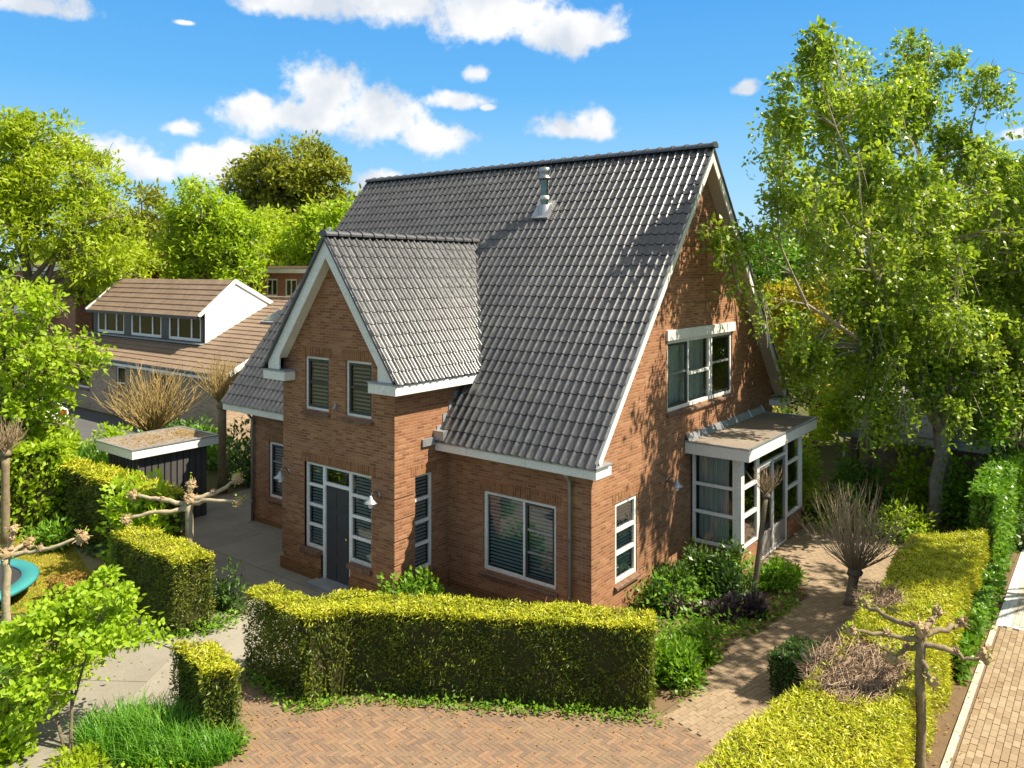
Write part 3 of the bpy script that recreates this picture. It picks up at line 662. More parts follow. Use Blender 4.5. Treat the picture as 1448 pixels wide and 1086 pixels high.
# rusticated bands on the wing (proud courses with grooves between)
m = MB(); ztops = [(.42,.86),(.92,1.36),(1.42,1.80),(1.86,2.24),(2.30,2.62)]
for z0, z1 in ztops:
    m = MB(); m.box(WX0-.018, D0-.012, WY-.018, WY-.001, z0, z1); m.build('brick_band', 'brick', house)
    m = MB(); m.box(D1+.012, WX1+.018, WY-.018, WY-.001, z0, z1)
    m.box(WX1+.001, WX1+.018, WY-.001, SW[0]-.012, z0, z1-.0005); m.build('brick_band', 'brick', house)
for b_ in ((WX0-.05,-6.12,WY-.05,WY-.001,0,.30),(-5.11,WX1+.05,WY-.05,WY-.001,0,.38),(WX1+.001,WX1+.05,WY,-.05,0,.375),(WX1+.051,.03,-.03,-.001,0,.16),(.001,.03,0,4.42,0,.16),(-11.2,WX0-.051,-.03,-.001,0,.16)):
    m = MB(); m.box(*b_); m.build('plinth', 'brick_plinth', house)

# --- windows
def mapper(fixed, c):
    if fixed == 'y': return lambda a, d, z: (a, c+d, z)
    return lambda a, d, z: (c-d, a, z)
def mbox(m, f, a0, a1, d0, d1, z0, z1):
    p = f(a0, d0, z0); q = f(a1, d1, z1); m.box(p[0], q[0], p[1], q[1], p[2], q[2])
def window(parent, fixed, c, a0, a1, z0, z1, cols, fw=.07, inset=.05, blind=None, name='window', sill=True, glass='glass', soldier=True, sub=False, solid_sill='brick_dark', curtain=False, fmat='white_paint'):
    """cols: list of dicts w (fraction), dark (bool), bars (heights as fractions), barw"""
    f = mapper(fixed, c); m = MB(); dp = .07
    mbox(m, f, a0, a0+fw, inset, inset+dp, z0, z1); mbox(m, f, a1-fw, a1, inset, inset+dp, z0, z1)
    mbox(m, f, a0+fw, a1-fw, inset, inset+dp, z1-fw, z1); mbox(m, f, a0+fw, a1-fw, inset, inset+dp, z0, z0+fw)
    tot = sum(k['w'] for k in cols); pos = a0+fw; wid = a1-a0-2*fw; spans = []
    for i, k in enumerate(cols):
        wspan = wid*k['w']/tot; x0, x1 = pos, pos+wspan
        if i > 0: x0 += fw*.35
        if i < len(cols)-1:
            mbox(m, f, x1-fw*.35, x1+fw*.35, inset-.004, inset+dp, z0+fw, z1-fw); x1 -= fw*.35
        spans.append((x0, x1, k)); pos += wspan
    for x0, x1, k in spans:
        for h in k.get('bars', []):
            if not k.get('dark'): zz = z0+fw+(z1-z0-2*fw)*h; bw_ = k.get('barw', .03); mbox(m, f, x0, x1, inset-.002, inset+dp-.004, zz-bw_, zz+bw_)
    fr = m.build(name if not sub else 'window_frame', fmat, parent)
    tgt = parent if sub else fr
    for x0, x1, k in spans:
        zz0, zz1 = z0+fw, z1-fw; g0, g1 = x0, x1
        if k.get('dark'):
            m = MB(); sw = .055
            mbox(m, f, x0+.002, x0+sw, inset+.012, inset+.06, zz0, zz1); mbox(m, f, x1-sw, x1-.002, inset+.012, inset+.06, zz0, zz1)
            mbox(m, f, x0+sw, x1-sw, inset+.012, inset+.06, zz1-sw, zz1); mbox(m, f, x0+sw, x1-sw, inset+.012, inset+.06, zz0, zz0+sw)
            m.build('sash', 'dark_paint', tgt)
            if k.get('bars'):
                for h in k['bars']:
                    m = MB(); z = zz0+(zz1-zz0)*h; mbox(m, f, x0+sw, x1-sw, inset+.014, inset+.055, z-.022, z+.022)
                    m.build('glazing_bar', k.get('barmat', 'zinc'), tgt)
        m = MB(); p = [f(g0, inset+.04, zz0), f(g1, inset+.04, zz0), f(g1, inset+.04, zz1), f(g0, inset+.04, zz1)]; m.poly(p)
        m.build('pane', glass, tgt)
        if blind and not k.get('noblind'):
            m = MB(); n = int((zz1-zz0)/blind); lowest = k.get('blind_to', 0)
            for i in range(n):
                z = zz0+(i+.5)*blind
                if (z-zz0)/(zz1-zz0) < lowest: continue
                m.poly([f(x0+.01, inset+.085, z-.012), f(x1-.01, inset+.085, z-.012), f(x1-.01, inset+.125, z+.018), f(x0+.01, inset+.125, z+.018)])
            m.build('blind', 'blind', tgt)
    if curtain:
        m = MB(); n = 60; vs = []; x0, x1 = a0+fw, a0+fw+(a1-a0)*curtain
        for i in range(n+1):
            x = x0+(x1-x0)*i/n; d = inset+.22+.035*math.sin(i*1.35)+.02*math.sin(i*.71)
            vs += [f(x, d, z0+.03), f(x, d, z1-.02)]
        m.mesh(vs, [(2*i, 2*i+2, 2*i+3, 2*i+1) for i in range(n)]); m.build('curtain', 'curtain', tgt, smooth=True)
    if sill:
        m = MB(); zz = z0-.002
        pa, pb = a0-.06, a1+.06
        q = [f(pa, -.075, zz-.10), f(pa, -.075, zz-.055), f(pa, .05, zz), f(pa, .05, zz-.10)]
        e = Vector(f(pb, 0, 0))-Vector(f(pa, 0, 0)); m.extr(q, e); m.build('sill', solid_sill, tgt)
    if soldier:
        m = MB(); mbox(m, f, a0-.12, a1+.12, -.006, .0-.001, z1+.003, z1+.215); m.build('soldier_course', 'brick_soldier', tgt)
    return fr
window(house, 'y', 0, *FW, [dict(w=1.02, bars=[]), dict(w=.78, dark=True, bars=[.34,.64])], blind=.075)
window(house, 'y', 0, *LW, [dict(w=1, dark=True, bars=[.34,.66])], blind=.075)
for a in ((-6.688,-5.843),(-5.279,-4.442)):
    window(house, 'y', WY, a[0], a[1], 3.846, 5.06, [dict(w=1, dark=True, bars=[.52], barmat='dark_paint')], blind=.085, fw=.055)
window(house, 'x', WX1, *SW, [dict(w=1, bars=[.25,.5,.75], barw=.032)], blind=.075, fw=.055)
window(house, 'x', 0, *RW, [dict(w=1, bars=[.345,.66], barw=.035)], blind=.07, fw=.075, inset=.02)
window(house, 'x', 0, *GW, [dict(w=1.0, dark=True, bars=[.52]), dict(w=1.15, bars=[.47], barw=.035), dict(w=.12, bars=[]), dict(w=1.1, dark=True, bars=[.55])], fw=.08, inset=.03, soldier=False, curtain=.62)
f = mapper('x', 0); m = MB(); mbox(m, f, GW[0]-.08, GW[1]+.1, -.06, -.001, GW[3]+.002, GW[3]+.24); m.build('lintel', 'white_paint', house, bevel=.01)
# --- front door with sidelights (one frame)
f = mapper('y', WY); m = MB(); dd0, dd1 = -6.105, -5.13; IN, DP = .05, .08
for a0, a1, z0, z1 in ((D0,D0+.065,.70,2.65),(D1-.065,D1,.68,2.65),(dd0,dd0+.085,0,2.65),(dd1-.085,dd1,0,2.65),(D0+.065,dd0,.70,.77),(dd1,D1-.065,.68,.75)):
    mbox(m, f, a0, a1, IN, IN+DP, z0, z1)
mbox(m, f, D0+.065, dd0, IN, IN+DP, 2.585, 2.65); mbox(m, f, dd0+.085, dd1-.085, IN, IN+DP, 2.585, 2.65); mbox(m, f, dd1, D1-.065, IN, IN+DP, 2.585, 2.65)
mbox(m, f, dd0+.085, dd1-.085, IN, IN+DP, 2.20, 2.27)
for k in (1, 2, 3):
    z = .77+(2.585-.77)*k/4
    mbox(m, f, D0+.065, dd0, IN+.003, IN+DP-.003, z-.03, z+.03); mbox(m, f, dd1, D1-.065, IN+.003, IN+DP-.003, z-.03, z+.03)
ent = m.build('door_frame', 'white_paint', house)
m = MB(); lx0, lx1 = dd0+.088, dd1-.088
mbox(m, f, lx0, lx1, IN+.03, IN+.07, .03, 2.198)
for i in range(2):
    for (z0, z1) in ((.15,.52),(.64,1.06),(1.18,1.60),(1.72,2.08)):
        a0 = lx0+.07+i*(lx1-lx0-.05)/2; a1 = a0+(lx1-lx0)/2-.12
        mbox(m, f, a0, a1, IN+.018, IN+.0295, z0, z1)
dr = m.build('front_door', 'door_paint', house, bevel=.006)
m = MB(); m.blob(f(lx1-.07, IN-.02, 1.12), .034, 8, 6, 0); m.tube([f(lx1-.07, IN+.03, 1.12), f(lx1-.07, IN-.01, 1.12)], .015, 6); m.build('door_knob', 'brass', dr, smooth=True)
for a0, a1, z0, z1 in ((D0+.065,dd0,.77,2.585),(dd1,D1-.065,.75,2.585),(dd0+.085,dd1-.085,2.27,2.585)):
    m = MB(); m.poly([f(a0, IN+.04, z0), f(a1, IN+.04, z0), f(a1, IN+.04, z1), f(a0, IN+.04, z1)]); m.build('pane', 'glass', ent)
    if z0 < 2:
        m = MB()
        for i in range(int((z1-z0)/.07)):
            z = z0+.03+i*.07; m.poly([f(a0+.01, IN+.1, z-.012), f(a1-.01, IN+.1, z-.012), f(a1-.01, IN+.14, z+.018), f(a0+.01, IN+.14, z+.018)])
        m.build('blind', 'blind', ent)
m = MB(); mbox(m, f, D0-.12, D1+.12, -.006, -.001, 2.653, 2.87); m.build('soldier_course', 'brick_soldier', house)
m = MB()
mbox(m, f, D0-.06, dd0-.002, -.10, .05, .60, .698); m.build('sill', 'brick_dark', house)
m = MB(); mbox(m, f, dd1+.002, D1+.06, -.10, .05, .58, .678); m.build('sill', 'brick_dark', house)
m = MB(); mbox(m, f, dd0-.1, dd1+.1, -.35, .12, .005, .10); m.build('doorstep', 'lead', house)
# --- wall lamps
def wall_lamp(f, a, z):
    m = MB(); m.tube([f(a, 0, z+.08), f(a, -.03, z+.08)], .055, 10)
    m.tube([f(a, -.02, z+.08), f(a, -.10, z+.17), f(a, -.19, z+.17), f(a, -.24, z+.10)], .014, 6); arm = m.build('wall_lamp', 'steel_dull', house, smooth=True)
    c = f(a, -.24, z)
    m = MB(); m.lathe(c, [(.02,.12),(.035,.10),(.055,.05),(.11,.0),(.15,-.03),(.148,-.036),(.10,-.01),(.04,.03)], 18); m.build('lamp_shade', 'zinc', arm, smooth=True)
    m = MB(); m.lathe(c, [(.04,.02),(.055,-.03),(.055,-.10),(.03,-.14),(0,-.15)], 14); m.build('bulb_glass', 'lamp_glass', arm, smooth=True)
wall_lamp(mapper('y', WY), -7.28, 2.25); wall_lamp(mapper('y', WY), -4.20, 2.22); wall_lamp(mapper('x', 0), 3.2, 2.22)
# small grey sensor between the upper windows
m = MB(); m.box(-5.60, -5.54, WY-.05, WY-.001, 3.95, 4.08); m.tube([(-5.57,WY-.05,4.0),(-5.57,WY-.11,3.96)], .03, 8); m.build('alarm_sensor', 'zinc', house)
# --- downpipes
for x, y, z0, z1 in ((-.46,-.075,.05,3.06), (-11.08,-.075,.05,3.06)):
    m = MB(); m.tube([(x,y,z0),(x,y,2.85),(x,y-.10,2.98),(x,y-.16,z1)], .04, 10)
    o = m.build('downpipe', 'zinc', house, smooth=True)
    for z in (.6, 1.7, 2.75):
        m = MB(); m.tube([(x,y,z-.03),(x,y,z+.03)], .048, 10); m.box(x-.012, x+.012, y+.04, -.001, z-.015, z+.015); m.build('bracket', 'steel_dull', o)
# --- flue
fx, fy = -3.83, 3.82; fz = EZT+SL*(fy-EY)
m = MB(); m.lathe((fx,fy,fz), [(.108,-.15),(.108,.34)], 20); m.lathe((fx,fy,fz), [(.102,.34),(.102,.82)], 20)
fl = m.build('flue', 'steel', house, smooth=True)
m = MB(); m.lathe((fx,fy,fz), [(.112,.30),(.12,.33),(.12,.37),(.112,.40)], 20); m.build('flue_collar', 'white_paint', fl, smooth=True)
m = MB(); m.lathe((fx,fy,fz), [(.115,.80),(.19,.84),(.19,.86),(.14,.88),(.14,.97),(.16,1.02),(.155,1.10),(.12,1.14),(0,1.15)], 20); m.build('flue_cowl', 'steel_dull', fl, smooth=True)
m = MB(); m.obox((fx,fy-.05,fz+.02), (.26,0,0), (0,.3*cs,.3*sn), (0,-.035*sn,.035*cs)); m.lathe((fx,fy,fz), [(.24,-.2),(.14,.16)], 20); m.build('flue_flashing', 'zinc', fl)
# --- glazed bay on the gable side
BX, BY0, BY1 = 1.25, 4.42, 8.72
m = MB(); m.box(0.002, BX-.02, BY0+.02, BY0+.2, 0, .54); m.box(BX-.2, BX-.02, BY0+.2, 5.48, 0, .5395); m.build('bay_wall', 'brick', house)
m = MB(); m.box(BX-.2, BX-.02, 7.5, BY1, 0, .54); m.box(.002, BX-.2, BY1-.2, BY1, 0, 2.72); m.build('bay_wall', 'brick', house)
m = MB(); m.box(.003, BX+.05, BY0-.06, BY0+.05, .545, .60); m.build('sill', 'brick_dark', house)
m = MB(); m.box(BX-.06, BX+.06, 7.5, BY1+.02, .545, .60); m.build('sill', 'brick_dark', house)
bay = MB(); bay.box(.005, 1.56, 4.1, 9.03, 2.725, 2.99); bay = bay.build('bay_roof', 'white_paint', house, bevel=.01)
m = MB(); m.box(.03, 1.50, 4.16, 8.97, 2.985, 3.0); m.build('roof_felt', 'felt_roof', bay)
m = MB(); m.box(.006, 1.575, 4.085, 4.14, 2.992, 3.025); m.box(1.52, 1.575, 4.141, 8.99, 2.992, 3.025); m.box(.006, 1.575, 8.991, 9.045, 2.992, 3.025); m.build('roof_edge', 'zinc', bay)
m = MB()
for k in range(5): y0 = 4.12+k*.98; m.obox((.07,y0+.49,3.07), (.012,0,.0), (0,.485,0), (-.045,0,.09)); m.tube([(.13,y0+.97,3.0),(.02,y0+.97,3.19)], .022, 6)
m.build('flashing', 'zinc', bay)
wb = window(house, 'y', BY0, .06, BX-.13, .60, 2.72, [dict(w=1, bars=[.335,.665], barw=.035)], fw=.07, inset=-.02, sill=False, soldier=False, curtain=.72, name='bay_window')
m = MB(); m.box(BX-.128, BX+.01, BY0-.03, BY0+.12, .60, 2.724); m.build('corner_post', 'white_paint', house, bevel=.008)
m = MB(); m.box(BX-.1, BX+.005, BY1-.1, BY1+.02, .60, 2.724); m.build('corner_post', 'white_paint', house, bevel=.008)
window(house, 'x', BX, BY0+.122, 5.48, .60, 2.72, [dict(w=1, bars=[.335,.665], barw=.035)], fw=.06, inset=.0, sill=False, soldier=False, name='bay_window')
window(house, 'x', BX, 7.50, BY1-.102, .60, 2.72, [dict(w=1, bars=[.335,.665], barw=.035)], fw=.07, inset=.0, sill=False, soldier=False, name='bay_window')
f = mapper('x', BX); m = MB()
for a0, a1, z0, z1 in ((5.49,5.56,.02,2.72),(7.42,7.495,.02,2.72),(6.46,6.52,.02,2.32),(5.56,7.42,2.65,2.72),(5.56,7.42,2.27,2.33),(5.56,7.42,.02,.07)):
    mbox(m, f, a0, a1, 0, .075, z0, z1)
bd = m.build('bay_door_frame', 'white_paint', house)
for a0, a1 in ((5.565,6.455),(6.525,7.415)):
    m = MB(); s_ = .065
    mbox(m, f, a0, a0+s_, .01, .06, .075, 2.265); mbox(m, f, a1-s_, a1, .01, .06, .075, 2.265)
    mbox(m, f, a0+s_, a1-s_, .01, .06, 2.19, 2.265); mbox(m, f, a0+s_, a1-s_, .01, .06, .075, .15); mbox(m, f, a0+s_, a1-s_, .01, .06, .56, .62)
    mbox(m, f, a0+s_, a1-s_, .03, .045, .152, .558)
    m.build('glazed_door', 'zinc', bd)
    m = MB(); m.poly([f(a0, .035, .6), f(a1, .035, .6), f(a1, .035, 2.25), f(a0, .035, 2.25)]); m.build('pane', 'glass', bd)
m = MB(); m.poly([f(5.56, .035, 2.33), f(7.42, .035, 2.33), f(7.42, .035, 2.65), f(5.56, .035, 2.65)]); m.build('pane', 'glass', bd)
m = MB(); m.poly([(.01,BY0,.03),(BX,BY0,.03),(BX,BY1,.03),(.01,BY1,.03)]); m.build('bay_floor', 'wood_post', house)

# ------------------------------------------------------------------ planting helpers
def settle(root):
    """children were modelled in world coordinates: shift them under the root"""
    for c in root.children: c.location = c.location-root.location
    return root
def wob(x, y, s=1.0, k=0):
    return .5*np.sin(x*2.3*s+y*1.1*s+k)+.3*np.sin(x*5.1*s-y*4.3*s+1.7+k)+.2*np.sin(x*9.7*s+y*8.9*s+2.1*k)
def hedge(name, label, poly, h, dens, mat, seed, core=None, skip=None, L0=.060, W0=.021, stems=0, cat='hedge', group=None, corename='inner_branches', rough=.06, depth=.06, top_mat=None, core_mat='hedge_core'):
    rng = np.random.default_rng(seed)
    cx = sum(p[0] for p in poly)/len(poly); cy = sum(p[1] for p in poly)/len(poly)
    root = thing(name, label, cat, (cx, cy, 0), group=group)
    P = np.array(poly, float)-[cx, cy]
    area = sum(P[i-1][0]*P[i][1]-P[i][0]*P[i-1][1] for i in range(len(P)))/2
    if area < 0: P = P[::-1]
    pts = []; nrm = []
    n_top = int(abs(area)*dens*3)
    bb = (P[:,0].max()-P[:,0].min())*(P[:,1].max()-P[:,1].min()); keep = int(bb*dens*1.35)
    x = rng.uniform(P[:,0].min(), P[:,0].max(), keep); y = rng.uniform(P[:,1].min(), P[:,1].max(), keep)
    ok = inpoly_np(x, y, [tuple(p) for p in P]); x, y = x[ok], y[ok]
    if skip is not None:
        ok = ~skip(x+cx, y+cy, rng); x, y = x[ok], y[ok]
    z = h+rough*wob(x, y, 1.3, seed)-np.abs(rng.normal(0, depth*.6, len(x)))
    pts.append(np.stack([x, y, z], 1)); nrm.append(np.tile([0, 0, 1.], (len(x), 1)))
    for i in range(len(P)):
        a, b = P[i-1], P[i]; e = b-a; ln = np.hypot(*e)
        n = int(ln*h*dens); t = rng.uniform(0, 1, n); zz = h*(1-rng.uniform(0, 1, n)**1.15)
        no = np.array([e[1], -e[0], 0])/ln
        d = rough*wob(t*ln, zz, 1.6, seed+i)-np.abs(rng.normal(0, depth, n))
        kp = rng.uniform(0, 1, n) < .62+.55*wob(t*ln, zz*1.3, 1.9, seed*1.7+i); t, zz, d = t[kp], zz[kp], d[kp]; n = len(t)
        if not n: continue
        q = np.stack([a[0]+e[0]*t, a[1]+e[1]*t, zz], 1)+no*d[:,None]
        pts.append(q); nrm.append(np.tile(no, (n, 1)))
    Q = np.concatenate(pts); NN = np.concatenate(nrm)
    ist = NN[:,2:3] > .5; D = np.where(ist, rsphere(rng, len(Q))*[1, 1, .45]+[0, 0, .22], NN*.55+rsphere(rng, len(Q))*.85+np.array([0, 0, .15]))
    LL = L0*rng.uniform(.45, 1.7, len(Q)); WW = W0*rng.uniform(.7, 1.3, len(Q)); NN2 = NN+rsphere(rng, len(Q))*.7
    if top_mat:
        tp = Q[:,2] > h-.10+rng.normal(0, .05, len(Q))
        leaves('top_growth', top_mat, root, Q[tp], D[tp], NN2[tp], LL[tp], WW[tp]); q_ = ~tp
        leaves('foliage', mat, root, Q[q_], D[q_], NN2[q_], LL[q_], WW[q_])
    else: leaves('foliage', mat, root, Q, D, NN2, LL, WW)
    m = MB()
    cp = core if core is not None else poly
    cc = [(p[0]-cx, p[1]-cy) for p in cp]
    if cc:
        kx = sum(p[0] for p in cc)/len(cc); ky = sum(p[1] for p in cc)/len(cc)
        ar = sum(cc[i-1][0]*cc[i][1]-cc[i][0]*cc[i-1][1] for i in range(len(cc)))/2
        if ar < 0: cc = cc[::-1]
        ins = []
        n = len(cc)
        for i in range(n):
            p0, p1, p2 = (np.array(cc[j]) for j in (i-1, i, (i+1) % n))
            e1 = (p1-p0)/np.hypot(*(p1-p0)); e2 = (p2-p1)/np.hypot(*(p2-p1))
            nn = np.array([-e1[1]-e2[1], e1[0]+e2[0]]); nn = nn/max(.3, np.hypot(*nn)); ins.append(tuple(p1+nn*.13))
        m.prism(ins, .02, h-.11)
    for k in range(stems):
        t = rng.uniform(0, 1); i = rng.integers(0, len(P)); px, py = P[i-1]*(1-t)*.7+P[i]*t*.7
        m.tube([(px, py, 0), (px+rng.uniform(-.08, .08), py+rng.uniform(-.08, .08), h*.5), (px+rng.uniform(-.2, .2), py+rng.uniform(-.15, .15), h*.92)], [.022, .016, .006], 5)
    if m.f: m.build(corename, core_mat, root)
    m = MB(); js = rng.integers(0, len(Q), int(min(420, len(Q)*.012)))
    for j in js:
        p = Q[j]-NN[j]*.05; dv = NN[j]*.6+rsphere(rng, 1)[0]*.6+np.array([0, 0, .35]); dv /= np.linalg.norm(dv); ln = rng.uniform(.08, .2); m.tube([p, p+dv*ln], [.005, .002], 3, cap=False)
    tag(m.build('twigs', 'dead_twig', root), kind='stuff')
    return root
def bush(name, label, cat, c, r, n, L0, W0, mat, seed, group=None, stems=6, droop=0., up=.25, lump=7, flat=.35, stem_mat='bark_grey', base=0., stem_name='stems'):
    """rounded shrub: lumps of leaves in the upper part of an ellipsoid"""
    rng = np.random.default_rng(seed); root = thing(name, label, cat, (c[0], c[1], c[2]), group=group)
    r = np.array(r); K = rsphere(rng, lump); K[:,2] = np.abs(K[:,2])*(1-flat)+flat*rng.uniform(0, 1, lump)
    K = K*rng.uniform(.35, .8, lump)[:,None]*r*[1, 1, 1]
    i = rng.integers(0, lump, n); s = rng.uniform(.28, .55, lump)[i]
    v = rsphere(rng, n)*(rng.uniform(.0, 1, n)**.4)[:,None]
    Q = K[i]+v*s[:,None]*r; Q[:,2] = np.abs(Q[:,2])+base
    D = v*.8+rsphere(rng, n)*.7+np.array([0, 0, up-droop])
    leaves('foliage', mat, root, Q, D, rsphere(rng, n)*.8+np.array([0, 0, 1.0]), L0*rng.uniform(.6, 1.3, n), W0*rng.uniform(.7, 1.2, n))
    if stems:
        m = MB()
        for k in range(stems):
            e = K[rng.integers(0, lump)]; b = e*[.15, .15, 0]
            m.tube([b, (b+e)*.5+rng.normal(0, .03, 3), e+[0, 0, base]], [.018, .012, .005], 4)
        m.build(stem_name, stem_mat, root)
    return root
def make_tree(name, label, base, ells, limbs, nclump, nleaf, L0, W0, leafm, barkm, seed, crad=.7, droop=0., hang=0., twigs=2, group=None, cat='tree', trunk_r=.25, shell=.6, up=.15, tip=.012, flatten=.7, dens_low=1.):
    """ells: (centre, radii) of the crown's masses in world coordinates; limbs: world polylines with radii at both ends"""
    rng = np.random.default_rng(seed); root = thing(name, label, cat, base, group=group); B = np.array(base, float)
    vol = np.array([np.prod(e[1])**(2/3) for e in ells]); vol /= vol.sum()
    ei = rng.choice(len(ells), nclump, p=vol)
    C0 = np.array([e[0] for e in ells], float)[ei]-B; RR = np.array([e[1] if np.ndim(e[1]) else (e[1],)*3 for e in ells], float)[ei]
    K = C0+rsphere(rng, nclump)*RR*(rng.uniform(0, 1, nclump)**(1-shell))[:,None]
    K[:,2] = np.maximum(K[:,2], .3)
    m = MB(); nodes = []; nr = []
    for pl, r0, r1 in limbs:
        P = [np.array(p, float)-B for p in pl]; k = len(P)
        sub = []
        for a in range(k-1):
            for t in (0, .5): sub.append(P[a]*(1-t)+P[a+1]*t+(rng.normal(0, .035, 3)*(r0*4 if t else 0)))
        sub.append(P[-1]); kk = len(sub); rad = [r0+(r1-r0)*(i/(kk-1)) for i in range(kk)]
        m.tube(sub, rad, 8); nodes += sub; nr += rad
    nodes = np.array(nodes); nr = np.array(nr)
    for c in K:
        dd = np.linalg.norm(nodes-c, axis=1)+np.maximum(0, nodes[:,2]-c[2])*1.2+(nodes[:,2] < 1.0)*1.5
        j = int(np.argmin(dd)); a = nodes[j]
        mid = (a+c)*.5+np.array([0, 0, .12*np.linalg.norm(c-a)])+rng.normal(0, .06, 3)*np.linalg.norm(c-a)
        r0 = min(nr[j]*.55, .03+.02*np.linalg.norm(c-a)); m.tube([a, (a+mid)*.5+rng.normal(0, .03, 3), mid, c], [r0, r0*.75, r0*.5, tip], 5, cap=False)
        for t in range(twigs):
            e = c+rsphere(rng, 1)[0]*crad*np.array([1, 1, .6])+np.array([0, 0, -hang*rng.uniform(.2, 1)])
            m.tube([c, (c+e)*.5+[0, 0, .1*crad], e], [tip, tip*.7, tip*.3], 3, cap=False)
    m.build('trunk', barkm, root)
    wts = rng.uniform(.15, 1.85, nclump); wts /= wts.sum()
    i = rng.choice(nclump, nleaf, p=wts); cr_ = (crad*rng.uniform(.6, 1.35, nclump))[i]
    v = rsphere(rng, nleaf)*(rng.uniform(0, 1, nleaf)**.5)[:,None]
    Q = K[i]+v*cr_[:,None]*np.array([1, 1, flatten])
    if hang:   # strands of leaves hanging from each clump
        ns = 9; sid = rng.integers(0, ns, nleaf); sv = rng.normal(0, 1, (nclump, ns, 3))[i, sid]*crad*.55
        sl2 = rng.uniform(.3, 1, (nclump, ns))[i, sid]*hang; t = rng.uniform(0, 1, nleaf)
        hq = K[i]+sv*[1, 1, .4]+np.stack([rng.normal(0, .045, nleaf), rng.normal(0, .045, nleaf), -t*sl2], 1)
        use = rng.uniform(0, 1, nleaf) < .62; Q = np.where(use[:,None], hq, Q)
    D = v*.6+rsphere(rng, nleaf)*.8+np.array([0, 0, up-droop])
    leaves('crown', leafm, root, Q, D, rsphere(rng, nleaf)*.9+np.array([.25, .15, .9]), L0*rng.uniform(.45, 1.5, nleaf), W0*rng.uniform(.7, 1.2, nleaf), fold=.12, oval=True)
    return root
def auto_limbs(base, top, ells, k, r0, seed):
    rng = np.random.default_rng(seed); b = np.array(base, float); t = np.array(top, float)
    out = [([b, b*.7+t*.3+rng.normal(0, .12, 3)*[1, 1, 0], b*.35+t*.65+rng.normal(0, .2, 3)*[1, 1, 0], t], r0, r0*.25)]
    for i in range(k):
        s = rng.uniform(.25, .75); a = b*(1-s)+t*s; e = ells[i % len(ells)]; rr = np.array(e[1] if np.ndim(e[1]) else (e[1],)*3)
        q = np.array(e[0])+rsphere(rng, 1)[0]*rr*.55; q[2] = max(q[2], a[2]+.4)
        out.append(([a, (a+q)*.5+[0, 0, -.06*np.linalg.norm(q-a)], q], r0*.45, r0*.12))
    return out
def knuckle(root, c, r, seed, mat='knuckle', buds=True, parent=None):
    rng = random.Random(seed); m = MB()
    m.blob(c, (r, r, r*.9), 8, 6, .18, rng)
    for k in range(9):
        d = Vector((rng.gauss(0,1), rng.gauss(0,1), rng.gauss(.3,1))).normalized(); q = Vector(c)+d*r*.85
        m.blob(q, r*rng.uniform(.3, .5), 6, 4, .25, rng)
    for k in range(12 if buds else 0):
        d = Vector((rng.gauss(0,1), rng.gauss(0,1), rng.gauss(.6,1))).normalized(); q = Vector(c)+d*r
        m.tube([q, q+d*r*rng.uniform(.4, .9)], [.012, .005], 4)
    return m.build('knuckle', mat, parent or root)
def pollard(label, base, h, r, arms, seed, mat='bark_pollard', kr=.1, kmat='knuckle', lean=(0,0), group='pollarded plane trees', head=True):
    """arms: list of polylines relative to the trunk's head"""
    root = thing('pollarded_tree', label, 'tree', base, group=group); rng = random.Random(seed)
    m = MB(); n = 9
    m.tube([(lean[0]*i/n+rng.gauss(0, .008), lean[1]*i/n+rng.gauss(0, .008), h*i/n) for i in range(n+1)], [r*(1.35-.5*min(1, i/2.) if i < 3 else .87+rng.uniform(-.04, .04)+(.25 if i == n else 0)) for i in range(n+1)], 10)
    m.build('trunk', mat, root, smooth=True)
    hd = Vector((lean[0], lean[1], h))
    for i, pl in enumerate(arms):
        P = [hd+Vector(p) for p in pl]; m = MB(); k = len(P)
        Q = []
        for j in range(k-1):
            Q.append(P[j])
            for t in (.25, .5, .75): Q.append(P[j]*(1-t)+P[j+1]*t+Vector((rng.gauss(0, .02), rng.gauss(0, .02), rng.gauss(0, .02))))
        Q.append(P[-1]); kk = len(Q)
        m.tube(Q, [r*.62*(1-.5*j/(kk-1))*rng.uniform(.86, 1.18) for j in range(kk)], 8)
        m.build('arm', mat, root, smooth=True)
        knuckle(root, Q[-1], kr*rng.uniform(.8, 1.1), seed*31+i, kmat)
        if k > 2 and i % 2 == 0: knuckle(root, Q[kk//2]+Vector((0, 0, kr*.3)), kr*.5, seed*57+i, kmat)
    if head: knuckle(root, hd+Vector((0, 0, kr*.5)), kr*1.25, seed*7+1, kmat)
    g2 = np.random.default_rng(seed); ends = np.array([hd+Vector(pl[-1]) for pl in arms]+[hd]); k = len(ends); n = 26*k
    Q = np.repeat(ends, 26, 0)+g2.normal(0, kr*.75, (n, 3))+[0, 0, kr*.6]
    leaves('young_leaves', 'leaf_maple', root, Q, rsphere(g2, n)+[0, 0, .5], rsphere(g2, n), .055*g2.uniform(.6, 1.4, n), .035)
    return root
